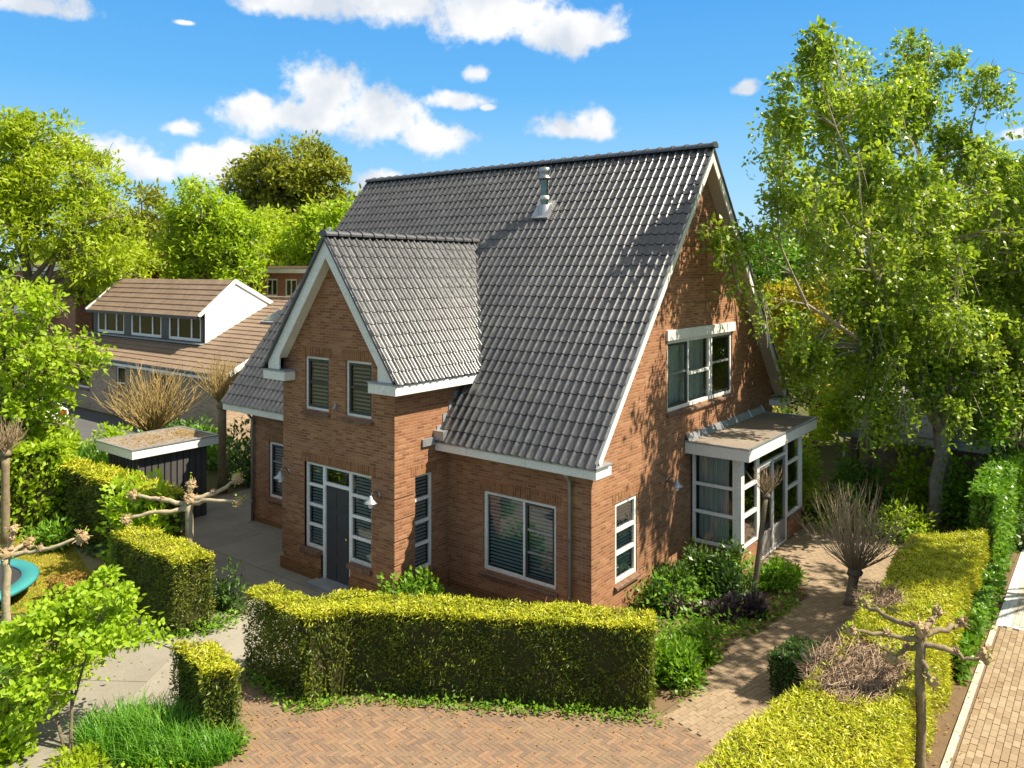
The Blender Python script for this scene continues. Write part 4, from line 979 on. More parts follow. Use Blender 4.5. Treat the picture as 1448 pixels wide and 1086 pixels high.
def willow(name, label, base, h, r, nshoot, slen, spread, seed, mat, bark='bark_grey', lean=(0,0), curl=.25, thick=.011, head=.13, group=None, cat='tree', side=3):
    root = thing(name, label, cat, base, group=group); rng = random.Random(seed)
    m = MB(); n = 6; m.tube([(lean[0]*(i/n), lean[1]*(i/n), h*i/n) for i in range(n+1)], [r*(1.3 if i == 0 else 1+rng.uniform(-.06, .06)) for i in range(n+1)], 9)
    m.blob((lean[0], lean[1], h), (head, head, head*.8), 9, 6, .2, rng); m.build('trunk', bark, root, smooth=True)
    m = MB(); hd = Vector((lean[0], lean[1], h))
    for k in range(nshoot):
        a = rng.uniform(0, 2*math.pi); tl = spread*math.sqrt(rng.uniform(.0, 1)); d = Vector((math.cos(a)*math.sin(tl), math.sin(a)*math.sin(tl), math.cos(tl)))
        ln = slen*rng.uniform(.55, 1.1); p = hd+d*head*.7; P = [p]; dd = d.copy()
        for j in range(6):
            dd = (dd+Vector((rng.gauss(0, .15), rng.gauss(0, .15), curl*.42+rng.gauss(0, .08)))).normalized(); p = p+dd*ln/6; P.append(p)
        m.tube(P, [thick*(1-.75*j/6) for j in range(7)], side, cap=False)
        for j in (3, 4, 5):
            if rng.random() < .6:
                q = P[j]; e = (dd+Vector((rng.gauss(0, .6), rng.gauss(0, .6), .3))).normalized(); m.tube([q, q+e*ln*.16, q+e*ln*.26+Vector((0,0,.03))], [thick*.45, thick*.35, thick*.15], 3, cap=False)
    tag(m.build('shoots', mat, root))
    return root
def blades(name, mat, parent, P, H, W, leanmax, rng, seg=3):
    n = len(P); a = rng.uniform(0, 2*np.pi, n); ln = rng.uniform(.15, leanmax, n)*H; dv = np.stack([np.cos(a), np.sin(a), 0*a], 1); sd = np.stack([-np.sin(a), np.cos(a), 0*a], 1)
    V = []
    for j in range(seg+1):
        t = j/seg; c = P+dv*(ln*t**2)[:,None]; c = c+np.stack([0*a, 0*a, H*(t-.28*t*t*(ln/H))], 1)
        ww = (W*(1-t*.92)*.5)[:,None]; V += [c-sd*ww, c+sd*ww]
    V = np.stack(V, 1).reshape(-1, 3); k = 2*(seg+1); b = np.arange(n)*k
    F = np.concatenate([np.stack([b+2*j, b+2*j+1, b+2*j+3, b+2*j+2], 1) for j in range(seg)])
    return raw_mesh(name, V, F, mat, parent)

# ------------------------------------------------------------------ clipped yew hedges
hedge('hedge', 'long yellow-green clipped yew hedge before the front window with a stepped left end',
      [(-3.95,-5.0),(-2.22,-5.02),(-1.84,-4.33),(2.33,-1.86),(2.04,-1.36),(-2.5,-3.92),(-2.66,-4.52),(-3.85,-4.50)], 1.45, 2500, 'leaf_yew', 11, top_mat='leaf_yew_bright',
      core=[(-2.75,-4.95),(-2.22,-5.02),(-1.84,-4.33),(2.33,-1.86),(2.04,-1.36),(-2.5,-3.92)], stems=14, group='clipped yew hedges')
hedge('hedge', 'clipped yew hedge block with a pollarded tree rising behind it beside the patio',
      [(-8.75,-5.05),(-6.08,-5.12),(-5.85,-4.42),(-8.6,-4.35)], 1.5, 2200, 'leaf_yew', 12, top_mat='leaf_yew_bright', group='clipped yew hedges', core=[(-8.75,-5.05),(-6.08,-5.12),(-5.85,-4.42),(-8.6,-4.35)])
hedge('hedge', 'smallest narrow clipped yew hedge between the long grass clump and the paved gateway',
      [(-3.80,-6.40),(-2.50,-6.62),(-2.20,-6.22),(-3.28,-6.02)], 1.13, 2500, 'leaf_yew', 13, top_mat='leaf_yew_bright', group='clipped yew hedges', stems=5)
fh = [o for o in bpy.data.objects if o.get('label', '').startswith('long yellow-green')][0]
rng = np.random.default_rng(7); n = 2600
Q = np.stack([rng.uniform(-3.92,-2.7,n)-fh.location.x, rng.uniform(-4.97,-4.53,n)-fh.location.y, rng.uniform(.05,1.42,n)], 1)
leaves('inner_foliage', 'leaf_yew', fh, Q, rsphere(rng, n), rsphere(rng, n), .08*rng.uniform(.6, 1.3, n), .03)
def deadpatch(x, y, rng):
    d1 = ((x-5.1)/.64)**2+((y+.95)/1.0)**2; d2 = ((x-4.75)/.34)**2+((y-1.9)/.65)**2
    return (np.minimum(d1, d2)+rng.normal(0, .14, len(x))) < 1
RHP = [(4.15,-6.2),(4.25,-4.4),(4.30,-3.6),(4.55,-2.2),(4.74,-1.0),(4.68,.6),(4.60,1.6),(4.66,2.6),(4.55,3.6),(4.52,5.85),(5.76,7.05),(5.84,3.0),(5.88,-1.5),(5.98,-6.2)]
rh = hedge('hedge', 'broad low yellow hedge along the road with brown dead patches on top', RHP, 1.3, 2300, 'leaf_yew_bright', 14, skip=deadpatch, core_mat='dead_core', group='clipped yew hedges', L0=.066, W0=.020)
rng = np.random.default_rng(5); m = MB()
for cx, cy, ax, ay, n in ((5.1,-.95,.68,1.06,2900),(4.75,1.9,.38,.70,950)):
    for k in range(n):
        a = rng.uniform(0, 2*np.pi); q = math.sqrt(rng.uniform(0, 1)); x = cx+math.cos(a)*q*ax-rh.location.x; y = cy+math.sin(a)*q*ay-rh.location.y
        z = 1.20+rng.uniform(-.06, .07); d = Vector(rng.normal(0, 1, 3)); d.z = abs(d.z)*.35+.1; d.normalize(); ln = rng.uniform(.08, .26)
        m.tube([(x, y, z), Vector((x, y, z))+d*ln*.5+Vector((0, 0, .01)), Vector((x, y, z))+d*ln], [.007, .006, .003], 3, cap=False)
m.build('dead_twigs', 'dead_twig', rh)
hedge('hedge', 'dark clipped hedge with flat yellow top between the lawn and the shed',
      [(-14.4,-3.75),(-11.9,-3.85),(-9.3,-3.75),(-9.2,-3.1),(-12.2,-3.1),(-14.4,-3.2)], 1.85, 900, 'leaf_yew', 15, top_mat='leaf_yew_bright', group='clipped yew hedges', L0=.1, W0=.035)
hedge('box_shrub', 'small dark clipped box block at the left edge of the road hedge', [(3.55,-.2),(4.25,-.1),(4.3,.75),(3.65,.7)], .72, 4200, 'leaf_dark', 16, cat='shrub', L0=.05, W0=.03)
hedge('box_shrub', 'rusty brown clipped shrub on the lawn edge near the trampoline', [(-9.9,-5.85),(-9.0,-5.75),(-8.9,-5.25),(-9.8,-5.25)], .5, 1500, 'leaf_dry', 17, cat='shrub', L0=.06, W0=.03)
hedge('leafy_hedge', 'tall loose leafy green hedge behind the lawn at the left', [(-19,-6.4),(-14.9,-5.3),(-14.0,-3.9),(-15.4,-2.9),(-20,-4.0)], 2.35, 460, 'leaf_fresh', 18, L0=.16, W0=.085, rough=.12, depth=.14, stems=8)
hedge('ivy_hedge', 'tall ivy covered fence at the far end of the road hedge', [(5.45,7.2),(5.95,7.2),(5.95,14.5),(5.35,14.5)], 2.05, 620, 'leaf_ivy', 19, L0=.11, W0=.08, rough=.1, depth=.09)
hedge('ivy_hedge', 'low ivy strip at the foot of the road hedge beside the kerb', [(5.86,2.2),(6.03,2.2),(6.03,7.1),(5.80,7.1)], .55, 700, 'leaf_ivy', 20, L0=.10, W0=.07, rough=.08, depth=.06)

# ------------------------------------------------------------------ pollarded trees
pollard('pale pollarded tree with knobbly spreading arms behind the hedge block', (-7.75,-3.85,0), 2.05, .095,
        [[(0,0,-.12),(-.45,-.35,.02),(-.95,-.75,.12)],[(0,0,-.2),(-.4,-.55,-.18),(-.75,-1.0,-.30)],[(0,0,.0),(.35,.35,.14),(.62,.75,.42)],[(0,0,-.1),(.45,.2,.05),(1.0,.55,.02)],[(0,0,0),(-.06,.05,.15),(-.10,.10,.30)]], 3, kr=.10, mat='bark_pale')
pollard('pollarded tree with one long knobbly arm at the left edge above the trampoline', (-8.95,-6.95,0), 1.50, .088,
        [[(0,0,-.05),(.5,.42,.10),(1.05,.95,.32)],[(0,0,.0),(-.3,-.3,.12),(-.6,-.65,.15)],[(0,0,.05),(.12,.05,.3),(.1,.1,.5)],[(0,0,-.05),(-.15,.25,.05),(-.3,.5,.0)]], 4, kr=.11, mat='bark_pale')
pollard('bare pollarded tree with brown knobs beside the road hedge and brick road', (5.95,-1.15,0), 2.10, .072,
        [[(0,0,-.10),(-.36,-.22,-.04),(-.75,-.50,.0)],[(0,0,.02),(-.40,.15,.03),(-.82,.42,.06)],[(0,0,-.12),(.26,.10,-.16),(.48,.22,-.30),(.72,.33,-.22)],[(0,0,.0),(.25,.45,-.06),(.36,.85,-.06)],[(0,0,0),(.08,.3,.06),(.10,.62,.10)],[(0,0,-.3),(.1,-.08,-.42),(.16,-.1,-.56)],[(0,0,-.15),(-.2,.1,-.3),(-.34,-.1,-.42)]], 5, kr=.085, kmat='knuckle', mat='bark_pollard')
willow('pollarded_willow', 'golden pollarded willow with a big fan of bare shoots behind the shed', (-16.2,-.3,0), 1.85, .14, 230, 2.0, 1.15, 21, 'shoot_yellow', thick=.02, head=.22, group='pollarded willows')
willow('pollarded_willow', 'pollarded willow with upright golden shoots on a bare trunk beside the left gutter', (-14.3,1.0,0), 2.75, .13, 130, 1.45, .75, 22, 'shoot_yellow', thick=.016, head=.2, group='pollarded willows', bark='bark_pollard')
willow('pollarded_willow', 'slim pollard with a small brown tuft at the far left edge', (-14.4,-5.05,0), 2.35, .10, 110, .75, 1.1, 23, 'shoot_brown', thick=.012, head=.16, group='pollarded willows', bark='bark_pollard')
willow('pollarded_willow', 'slender leaning young pollard standing in the flower bed before the glazed bay', (1.91,3.41,0), 2.2, .055, 60, .62, .95, 24, 'shoot_brown', thick=.007, head=.085, lean=(.18,.26), group='pollarded willows')
willow('pollarded_willow', 'short-trunked pollard with long bare brown shoots beside the brick path', (3.6,4.35,0), .72, .10, 150, 1.75, 1.05, 25, 'shoot_brown', thick=.011, head=.16, group='pollarded willows', lean=(.1,.05))

# ------------------------------------------------------------------ shrubs, beds and ground cover
bush('shrub', 'low wide bright green shrub between the long hedge and the front window', 'shrub', (-3.0,-1.65,0), (1.15,.6,.98), 2800, .12, .065, 'leaf_bright', 31, lump=10)
G = 'bright green perennials at the right end of the hedge'
bush('perennial', 'tallest bright green perennial beside the right end of the hedge', 'plant', (1.95,-.6,0), (.62,.75,.85), 2600, .12, .05, 'leaf_bright', 32, group=G, stems=8)
bush('perennial', 'low bright green perennial next to the brick path', 'plant', (2.05,.45,0), (.55,.6,.5), 1500, .12, .05, 'leaf_bright', 33, group=G)
bush('perennial', 'bright green perennial half hidden behind the hedge end', 'plant', (1.0,-.4,0), (.6,.6,.75), 1500, .12, .05, 'leaf_bright', 34, group=G)
G = 'dark evergreen shrubs under the bay'
for k, (x, y, r, h) in enumerate(((.55,2.6,.6,.95),(.75,3.7,.7,1.1),(1.45,3.2,.55,.95),(.6,1.75,.45,.6))):
    bush('shrub', ['dark glossy shrub against the gable wall behind the purple plants','tallest dark glossy shrub below the bay window','dark glossy shrub beside the leaning young pollard','small dark shrub under the narrow side window'][k], 'shrub', (x, y, 0), (r, r, h), 1300, .13, .06, 'leaf_dark', 40+k, group=G)
bush('perennial', 'light green broad-leaved plant at the path corner before the bay', 'plant', (2.0,4.6,0), (.5,.7,.6), 1100, .17, .075, 'leaf_bright', 46)
for k, (x, y, r) in enumerate(((.95,1.75,.32),(1.45,2.0,.34),(1.85,2.25,.36),(2.2,2.65,.33),(.45,2.05,.26))):
    bush('purple_plant', 'dark purple leafy plant in the row at the front of the bed', 'plant', (x, y, 0), (r, r, .42), 420, .13, .07, 'leaf_purple', 50+k, group='dark purple plants edging the bed', stems=0, up=.5)
bush('shrub', 'bright shrub by the path just beyond the glazed bay', 'shrub', (2.0,9.7,0), (.7,.6,.95), 900, .16, .07, 'leaf_bright', 57)
bush('shrub', 'yellow-topped low shrub behind the far corner of the bay', 'shrub', (1.0,10.7,0), (.9,.7,1.15), 900, .16, .07, 'leaf_yellowgreen', 58)
bush('shrub', 'low green shrub in front of the birch trunks', 'shrub', (3.5,9.8,0), (.9,.7,.9), 1100, .14, .07, 'leaf_fresh', 59)
bush('shrub', 'dark rhododendron-like shrub beside the gutter strip at the right edge', 'shrub', (6.55,10.9,0), (.7,.7,1.0), 700, .22, .08, 'leaf_dark', 60)
bush('vine_shrub', 'loose large-leaved light green vine behind the pale pollarded tree', 'shrub', (-9.6,-3.95,0), (1.25,.55,2.35), 3000, .17, .12, 'leaf_maple', 61, lump=14, flat=.6)
bush('shrub', 'dark green shrub in shade between hedge block and patio', 'shrub', (-6.5,-3.55,0), (.6,.45,.95), 1000, .11, .05, 'leaf_dark', 62)
bush('shrub', 'deep green broad shrub in shade beyond the left house corner', 'shrub', (-14.6,2.6,0), (1.5,1.6,2.6), 3600, .17, .09, 'leaf_dark', 63, lump=14)
bush('shrub', 'mid green shrub under the neighbour house eave by the golden willow', 'shrub', (-17.5,2.4,0), (1.6,1.2,1.7), 2200, .17, .09, 'leaf_ivy', 64, lump=10)
bush('shrub', 'fresh green fern-like plant below the leafy hedge on the lawn', 'shrub', (-13.0,-4.6,0), (.75,.6,.75), 900, .18, .06, 'leaf_bright', 65)
bush('shrub', 'yellow-green shrub in the bottom left corner of the garden', 'shrub', (-4.6,-8.75,0), (.8,.7,.9), 1800, .12, .07, 'leaf_maple', 66, lump=10)
bush('shrub', 'low yellow-green plants at the foot of the young maple', 'shrub', (-3.35,-8.05,0), (.75,.5,.35), 1200, .10, .05, 'leaf_yellowgreen', 67, stems=0)
# young maple
mb = (-4.0,-7.85,0)
me_ = [((-4.5,-7.55,1.85),(.85,.8,.5)),((-4.0,-7.2,1.55),(.6,.6,.45)),((-4.9,-8.0,1.35),(.7,.7,.45)),((-5.2,-7.3,1.5),(.7,.6,.4)),((-4.2,-8.2,1.0),(.55,.5,.35))]
make_tree('young_maple', 'young multi-stemmed maple with bright lime leaves in the lower left corner', mb, me_,
          [([(-4.0,-7.85,0),(-4.08,-7.8,.6),(-4.02,-7.65,1.2),(-4.1,-7.4,1.7)],.028,.012),([(-4.05,-7.9,0),(-4.3,-7.95,.55),(-4.55,-7.85,1.1),(-4.75,-7.7,1.6)],.026,.011),([(-4.08,-7.82,0),(-4.3,-7.7,.9),(-4.7,-7.5,1.4),(-5.1,-7.4,1.6)],.022,.01)],
          90, 5200, .10, .07, 'leaf_maple', 'bark_grey', 68, crad=.26, twigs=1, tip=.004, flatten=.45, up=.0)
# long grass clump
gr_ = thing('grass_clump', 'lush clump of long arching green grass beside the small hedge', 'plant', (-3.1,-7.0,0)); rng = np.random.default_rng(70)
n = 2600; a = rng.uniform(0, 2*np.pi, n); q = np.sqrt(rng.uniform(0, 1, n)); P = np.stack([np.cos(a)*q*1.05+.25*np.cos(a)*q, np.sin(a)*q*.62, 0*a], 1); ca, sa = math.cos(R(25)), math.sin(R(25))
P = np.stack([P[:,0]*ca-P[:,1]*sa, P[:,0]*sa+P[:,1]*ca, 0*a], 1)
blades('grass_blades', 'leaf_grassclump', gr_, P, rng.uniform(.35, .78, n)*(1-.35*q), np.full(n, .026), 1.0, rng)
# lawn
rng = np.random.default_rng(71); x = rng.uniform(-16, -8.6, 60000); y = rng.uniform(-8.2, -3.4, 60000); ok = inpoly_np(x, y, LAWN); x, y = x[ok], y[ok]; n = len(x)
tag(blades('lawn', 'leaf_lawn', None, np.stack([x, y, 0*x+.012], 1), rng.uniform(.03, .07, n), np.full(n, .014), 1.0, rng, 2), kind='stuff')
# ground cover along the hedge feet
def cover(name, pts, n, mat, seed, h=.16, L0=.085, W0=.055, w=.16):
    rng = np.random.default_rng(seed); P = np.array(pts, float); seg = np.hypot(*(P[1:]-P[:-1]).T); i = rng.choice(len(seg), n, p=seg/seg.sum()); t = rng.uniform(0, 1, n)[:,None]
    q = P[i]*(1-t)+P[i+1]*t; lump = .5+.5*np.sin(q[:,0]*4.1+seed)*np.sin(q[:,1]*5.3)
    Q = np.stack([q[:,0]+rng.normal(0, w, n), q[:,1]+rng.normal(0, w, n), rng.uniform(.02, 1, n)*h*(.4+.9*lump)+.012], 1)
    return tag(leaves(name, mat, None, Q, rsphere(rng, n)+[0, 0, .3], rsphere(rng, n)*.5+[0, 0, 1.], L0*rng.uniform(.6, 1.3, n), W0*rng.uniform(.7, 1.2, n)), kind='stuff')
cover('ground_cover', [(-3.75,-5.12),(-2.2,-5.18),(-1.72,-4.42),(2.45,-1.95)], 1500, 'leaf_bright', 81, .16, w=.08, L0=.07, W0=.045)
cover('ground_cover', [(-2.4,-6.7),(-2.1,-6.3)], 260, 'leaf_bright', 82, .15)
cover('ground_cover', [(-6.3,-5.2),(-5.8,-4.4),(-5.95,-4.0)], 500, 'leaf_bright', 83, .22)
cover('ground_cover', [(-1.9,-7.2),(-2.4,-7.9),(-3.0,-8.3)], 900, 'leaf_maple', 84, .22, w=.22)
cover('ground_cover', [(.2,1.2),(1.2,1.0),(2.2,1.6),(2.6,3.4),(2.2,5.0)], 900, 'leaf_bright', 85, .18, w=.16)
cover('ground_cover', [(-9.5,-5.2),(-8.2,-5.6),(-7.1,-6.2),(-6.2,-7.2),(-5.6,-8.4)], 3200, 'leaf_fresh', 86, .3, w=.32)
cover('ground_cover', [(-12.5,-9.2),(-10,-7.9),(-7.5,-7.6),(-6.0,-9.2)], 3800, 'leaf_ivy', 87, .3, w=.6, L0=.12, W0=.08)
cover('ground_cover', [(4.0,9.4),(2.2,10.6),(1.0,11.4)], 1500, 'leaf_ivy', 88, .3, w=.5, L0=.12, W0=.08)
cover('ground_cover', [(-14.4,-3.9),(-9.2,-3.9)], 700, 'leaf_dark', 89, .3, w=.14, L0=.12, W0=.08)

# ------------------------------------------------------------------ trampoline
t = thing('trampoline', 'round low trampoline with teal safety pad on the lawn', 'trampoline', (-11.25,-7.15,0)); Rt = 1.55
m = MB(); m.lathe((0,0,0), [(Rt-.32,.40),(Rt-.30,.43),(Rt-.02,.43),(Rt+.02,.40),(Rt,.33),(Rt-.3,.37),(Rt-.32,.40)], 40); m.build('safety_pad', 'trampoline_pad', t, smooth=True)
m = MB(); m.lathe((0,0,0), [(Rt-.31,.385),(.8,.37),(0,.36)], 40); m.build('jumping_mat', 'trampoline_mat', t)
for k in range(6):
    a = k*math.pi/3+.3; m = MB(); m.tube([(math.cos(a)*(Rt-.05), math.sin(a)*(Rt-.05), .36), (math.cos(a)*(Rt-.05), math.sin(a)*(Rt-.05), .02)], .022, 8); m.build('leg', 'steel_dull', t)

# ------------------------------------------------------------------ garden shed with flat roof
sh = thing('garden_shed', 'dark timber shed with flat felt roof and white fascia behind the hedge', 'shed', (-13.4,-1.55,0))
m = MB(); m.box(-14.15,-12.6,-2.55,-.55,0,2.04); m.build('wall', 'plank_dark', sh)
m = MB()
for k in range(9): m.box(-14.17+k*.19, -14.03+k*.19, -2.585, -2.552, .05, 2.03)
for k in range(11): m.box(-12.598, -12.565, -2.52+k*.18, -2.38+k*.18, .05, 2.03)
tag(m.build('cladding', 'plank_dark', sh))
m = MB(); m.box(-14.4,-12.35,-2.82,-.33,2.05,2.28); o = m.build('fascia', 'white_paint', sh, bevel=.008)
m = MB(); m.box(-14.33,-12.42,-2.75,-.40,2.282,2.295); m.build('roof_felt', 'felt_roof', o)
m = MB(); m.box(-14.42,-12.33,-2.84,-2.77,2.283,2.31); m.box(-14.42,-12.33,-.38,-.31,2.283,2.31); m.box(-14.42,-14.35,-2.769,-.381,2.283,2.31); m.box(-12.40,-12.33,-2.769,-.381,2.283,2.31); m.build('roof_trim', 'zinc', o)
settle(sh)
rng = np.random.default_rng(90); n = 900; x = rng.normal(-13.3, .6, n); y = np.where(rng.uniform(0, 1, n) < .5, rng.normal(-.75, .25, n), rng.normal(-1.9, .6, n)); k_ = (x > -14.3) & (x < -12.45) & (y > -2.7) & (y < -.45); x, y = x[k_], y[k_]; n = len(x)
tag(leaves('leaf_litter', 'leaf_dry', None, np.stack([x, y, np.full(n, 2.30)], 1), rsphere(rng, n)*[1, 1, .1], np.tile([0, 0, 1.], (n, 1))+rsphere(rng, n)*.2, .07, .05), kind='stuff')

# ------------------------------------------------------------------ neighbour's house
nb = thing('neighbour_house', 'neighbouring tan brick bungalow with brown tiled roof and wide white dormer', 'house', (-28.5,10.8,0))
NX0, NX1, NY, NRY, NRZ, NEZ = -36.4, -20.9, 5.3, 10.8, 5.6, 2.75; ns = .5
def nwall(fixed, c, outline, holes, out=1, mat='brick_tan'):
    global house; h_ = house; house = nb; o = wall('wall', fixed, c, outline, holes, mat, out=out); house = h_; return o
NW = [(-30.35,-29.45,1.05,2.4),(-27.2,-25.0,1.05,2.4),(-34.6,-33.2,1.05,2.4)]
nwall('y', NY, [(NX0,0),(NX1,0),(NX1,NEZ),(NX0,NEZ)], NW)
nwall('x', NX1, [(NY,0),(16.3,0),(16.3,2.7),(NRY,5.4),(NY,2.7)], [])
nwall('x', NX0, [(NY,0),(16.3,0),(16.3,2.7),(NRY,5.4),(NY,2.7)], [], out=-1)
m = MB(); m.poly([(NX1,16.3,0),(NX0,16.3,0),(NX0,16.3,2.7),(NX1,16.3,2.7)]); m.build('wall', 'brick_tan', nb)
m = MB(); m.poly([(NX0+.2,NY+1.5,.02),(NX1-.2,NY+1.5,.02),(NX1-.2,NY+1.5,2.7),(NX0+.2,NY+1.5,2.7)]); m.build('interior', 'room_dark', nb)
for a in NW: window(nb, 'y', NY, a[0], a[1], a[2], a[3], [dict(w=1, bars=[.4] if a[1]-a[0] < 1 else [])], glass='glass_far', soldier=False)
nc = 1/math.sqrt(1+ns*ns)
tile_field('roof_tiles', (-36.7,5.0,2.72), (1,0,0), (0,nc,nc*ns), (0,-nc*ns,nc), 16.0, (NRY-5.0)/nc, .25, .36, 'roof_tile_brown', nb, amp=.02, step=.032, spw=5, seed=8)
tile_field('roof_tiles', (-20.7,16.6,2.72), (-1,0,0), (0,-nc,nc*ns), (0,nc*ns,nc), 16.0, (NRY-5.0)/nc, .25, .36, 'roof_tile_brown', nb, amp=.02, step=.032, spw=4, seed=9)
m = MB(); m.tube([(-36.7,4.95,2.70),(-20.7,4.95,2.70)], .07, 8); m.box(-36.7,-20.7,4.98,5.29,2.48,2.66); m.build('eave_gutter', 'dark_paint', nb)
m = MB(); m.box(-36.7,-20.7,4.965,4.979,2.50,2.62); m.build('fascia', 'white_paint', nb)
m = MB(); m.extr([(-20.69,5.0,2.74),(-20.69,10.8,5.66),(-20.69,10.8,5.42),(-20.69,5.0,2.50)], (.05,0,0)); m.build('barge_board', 'white_paint', nb)
m = MB(); m.tube([(-36.7,NRY,5.63),(-20.7,NRY,5.63)], .12, 8); m.build('ridge_tiles', 'roof_tile_brown', nb)
# dormer
DX0, DX1, DY = -36.3, -25.1, 6.85
dpoly = [(DY,3.4),(DY,5.02),(8.35,6.45),(10.5,5.25),(10.5,5.0)]
m = MB(); m.extr([(DX1,y,z) for y, z in dpoly], (-.12,0,0)); m.build('dormer_cheek', 'white_render', nb)
m = MB(); m.extr([(DX0,y,z) for y, z in dpoly], (.12,0,0)); m.build('dormer_cheek', 'white_render', nb)
DW = [(-35.75,-32.75),(-32.05,-29.0),(-28.35,-25.45)]
nwall('y', DY, [(DX0,3.4),(DX1,3.4),(DX1,5.05),(DX0,5.05)], [(a,b,3.72,4.94) for a, b in DW], mat='dark_paint')
for a, b in DW: window(nb, 'y', DY, a, b, 3.72, 4.94, [dict(w=.75), dict(w=1.2), dict(w=.75)], fw=.13, inset=.03, sill=False, soldier=False, glass='glass_far')
m = MB(); m.poly([(DX0+.2,DY+1.1,3.4),(DX1-.2,DY+1.1,3.4),(DX1-.2,DY+1.1,5.6),(DX0+.2,DY+1.1,5.6)]); m.build('interior', 'room_dark', nb)
dsl = (6.5-5.1)/(8.35-DY); dc = 1/math.sqrt(1+dsl*dsl)
tile_field('dormer_roof', (DX0-.05,DY-.3,5.12-.3*dsl+.05), (1,0,0), (0,dc,dc*dsl), (0,-dc*dsl,dc), DX1-DX0-.05, (8.35-DY+.3)/dc, .25, .36, 'roof_tile_brown', nb, amp=.02, step=.032, spw=5, seed=10)
m = MB(); m.box(DX0-.1, DX1+.1, DY-.36, DY-.27, 4.78, 4.92); m.build('dormer_gutter', 'dark_paint', nb)
for x in (DX0-.06, DX1-.04):
    m = MB(); m.extr([(x,DY-.36,4.80),(x,DY-.36,4.98),(x,8.4,6.62),(x,10.6,5.42),(x,10.6,5.2),(x,8.4,6.40)], (.1,0,0)); m.build('dormer_barge', 'white_paint', nb)
m = MB(); m.poly([(DX0,8.35,6.5),(DX1,8.35,6.5),(DX1,10.6,5.3),(DX0,10.6,5.3)]); m.build('dormer_roof', 'roof_tile_brown', nb)
m = MB(); m.box(DX0, DX1, DY-.28, DY-.005, 3.62, 3.66); m.build('dormer_flashing', 'lead', nb)
# skylight
skx, sky_ = -22.9, 9.2; skz = 2.72+ns*(sky_-5)+.06
m = MB(); m.obox((skx,sky_,skz), (.55,0,0), (0,.6*nc,.6*nc*ns), (0,-.06*nc*ns,.06*nc)); o = m.build('skylight', 'lead', nb)
m = MB(); m.obox((skx,sky_-.03,skz+.06), (.46,0,0), (0,.5*nc,.5*nc*ns), (0,-.01,.01)); m.build('pane', 'steel', o)
settle(nb)
sheet('neighbour_drive', [(-40,-6),(-25,-3.5),(-22,1),(-22,5),(-40,5)], .01, 'asphalt')

# ------------------------------------------------------------------ far brick buildings
def brick_block(label, x0, x1, y0, y1, h, wins, fz, roof='white_paint', canopy=None, group='far red brick houses'):
    global house
    b = thing('brick_building', label, 'building', ((x0+x1)/2, (y0+y1)/2, 0), group=group); h_ = house; house = b
    wall('wall', 'y', y0, [(x0,0),(x1,0),(x1,h),(x0,h)], wins, 'brick_red'); wall('wall', 'x', x1, [(y0,0),(y1,0),(y1,h),(y0,h)], [], 'brick_red')
    wall('wall', 'x', x0, [(y0,0),(y1,0),(y1,h),(y0,h)], [], 'brick_red', out=-1); house = h_
    m = MB(); m.poly([(x1,y1,0),(x0,y1,0),(x0,y1,h),(x1,y1,h)]); m.build('wall', 'brick_red', b)
    for wv in wins: window(b, 'y', y0, *wv, [dict(w=1), dict(w=1)], fw=.12, inset=.03, sill=False, soldier=False, glass='glass_far')
    m = MB(); m.poly([(x0+.2,y0+.8,0),(x1-.2,y0+.8,0),(x1-.2,y0+.8,h),(x0+.2,y0+.8,h)]); m.build('interior', 'room_dark', b)
    m = MB(); m.box(x0-.3, x1+.3, y0-.4, y1+.3, h, h+.28); m.build('roof_edge', roof, b)
    m = MB(); m.box(x0+.4, x1-.4, y0+.5, y1-.4, h+.281, h+.5); m.build('roof_deck', 'roof_tile_brown', b)
    if canopy: m = MB(); m.box(*canopy); m.build('canopy', 'white_paint', b)
    settle(b); return b
brick_block('far red brick house with two white windows showing beside the gable', -41.2, -35.2, 20.6, 28, 6.85, [(-40.2,-38.9,5.2,6.45),(-38.0,-36.7,5.2,6.45)], 0)
brick_block('far red brick house with white canopy at the far left behind trees', -66, -53.5, 13.3, 22, 7.0, [(-61.5,-58.0,5.4,6.9)], 0, canopy=(-64,-56.5,11.8,13.3,3.7,4.2))
brick_block('far dark-roofed brick house behind the dormer ridge', -57, -47, 24, 32, 6.7, [(-54,-52,4.6,5.9)], 0, roof='roof_tile_brown')

# ------------------------------------------------------------------ garage behind the birch
gg = thing('garage', 'grey-roofed open garage behind the birch tree', 'garage', (2.4,15.5,0))
m = MB(); m.extr([(1.2,12.6,2.0),(5.2,12.6,2.0),(5.2,18.2,4.5),(1.2,18.2,4.5)], (0,-.06,.14)); m.build('roof', 'grey_roof', gg)
m = MB(); m.extr([(1.2,23.8,2.0),(5.2,23.8,2.0),(5.2,18.2,4.5),(1.2,18.2,4.5)], (0,.06,.14)); m.build('roof', 'grey_roof', gg)
m = MB(); m.box(1.15, 5.25, 12.52, 12.6, 1.88, 2.1); m.build('gutter', 'zinc', gg)
m = MB(); m.box(1.4, 5.0, 14.2, 14.3, 0, 2.6); m.build('wall', 'brick_tan', gg)
for x in (1.5, 4.9): m = MB(); m.box(x-.1, x+.1, 13.0, 13.2, 0, 2.1); m.build('post', 'wood_post', gg)
m = MB(); m.tube([(1.28,12.75,0),(1.28,12.75,1.95)], .04, 8); m.build('downpipe', 'white_paint', gg)
m = MB(); m.extr([(5.15,12.7,2.0),(5.15,23.7,2.0),(5.15,18.2,4.42)], (-.08,0,0)); m.build('gable', 'white_render', gg)
m = MB(); m.extr([(1.25,12.7,2.0),(1.25,23.7,2.0),(1.25,18.2,4.42)], (.08,0,0)); m.build('gable', 'white_render', gg)
settle(gg)
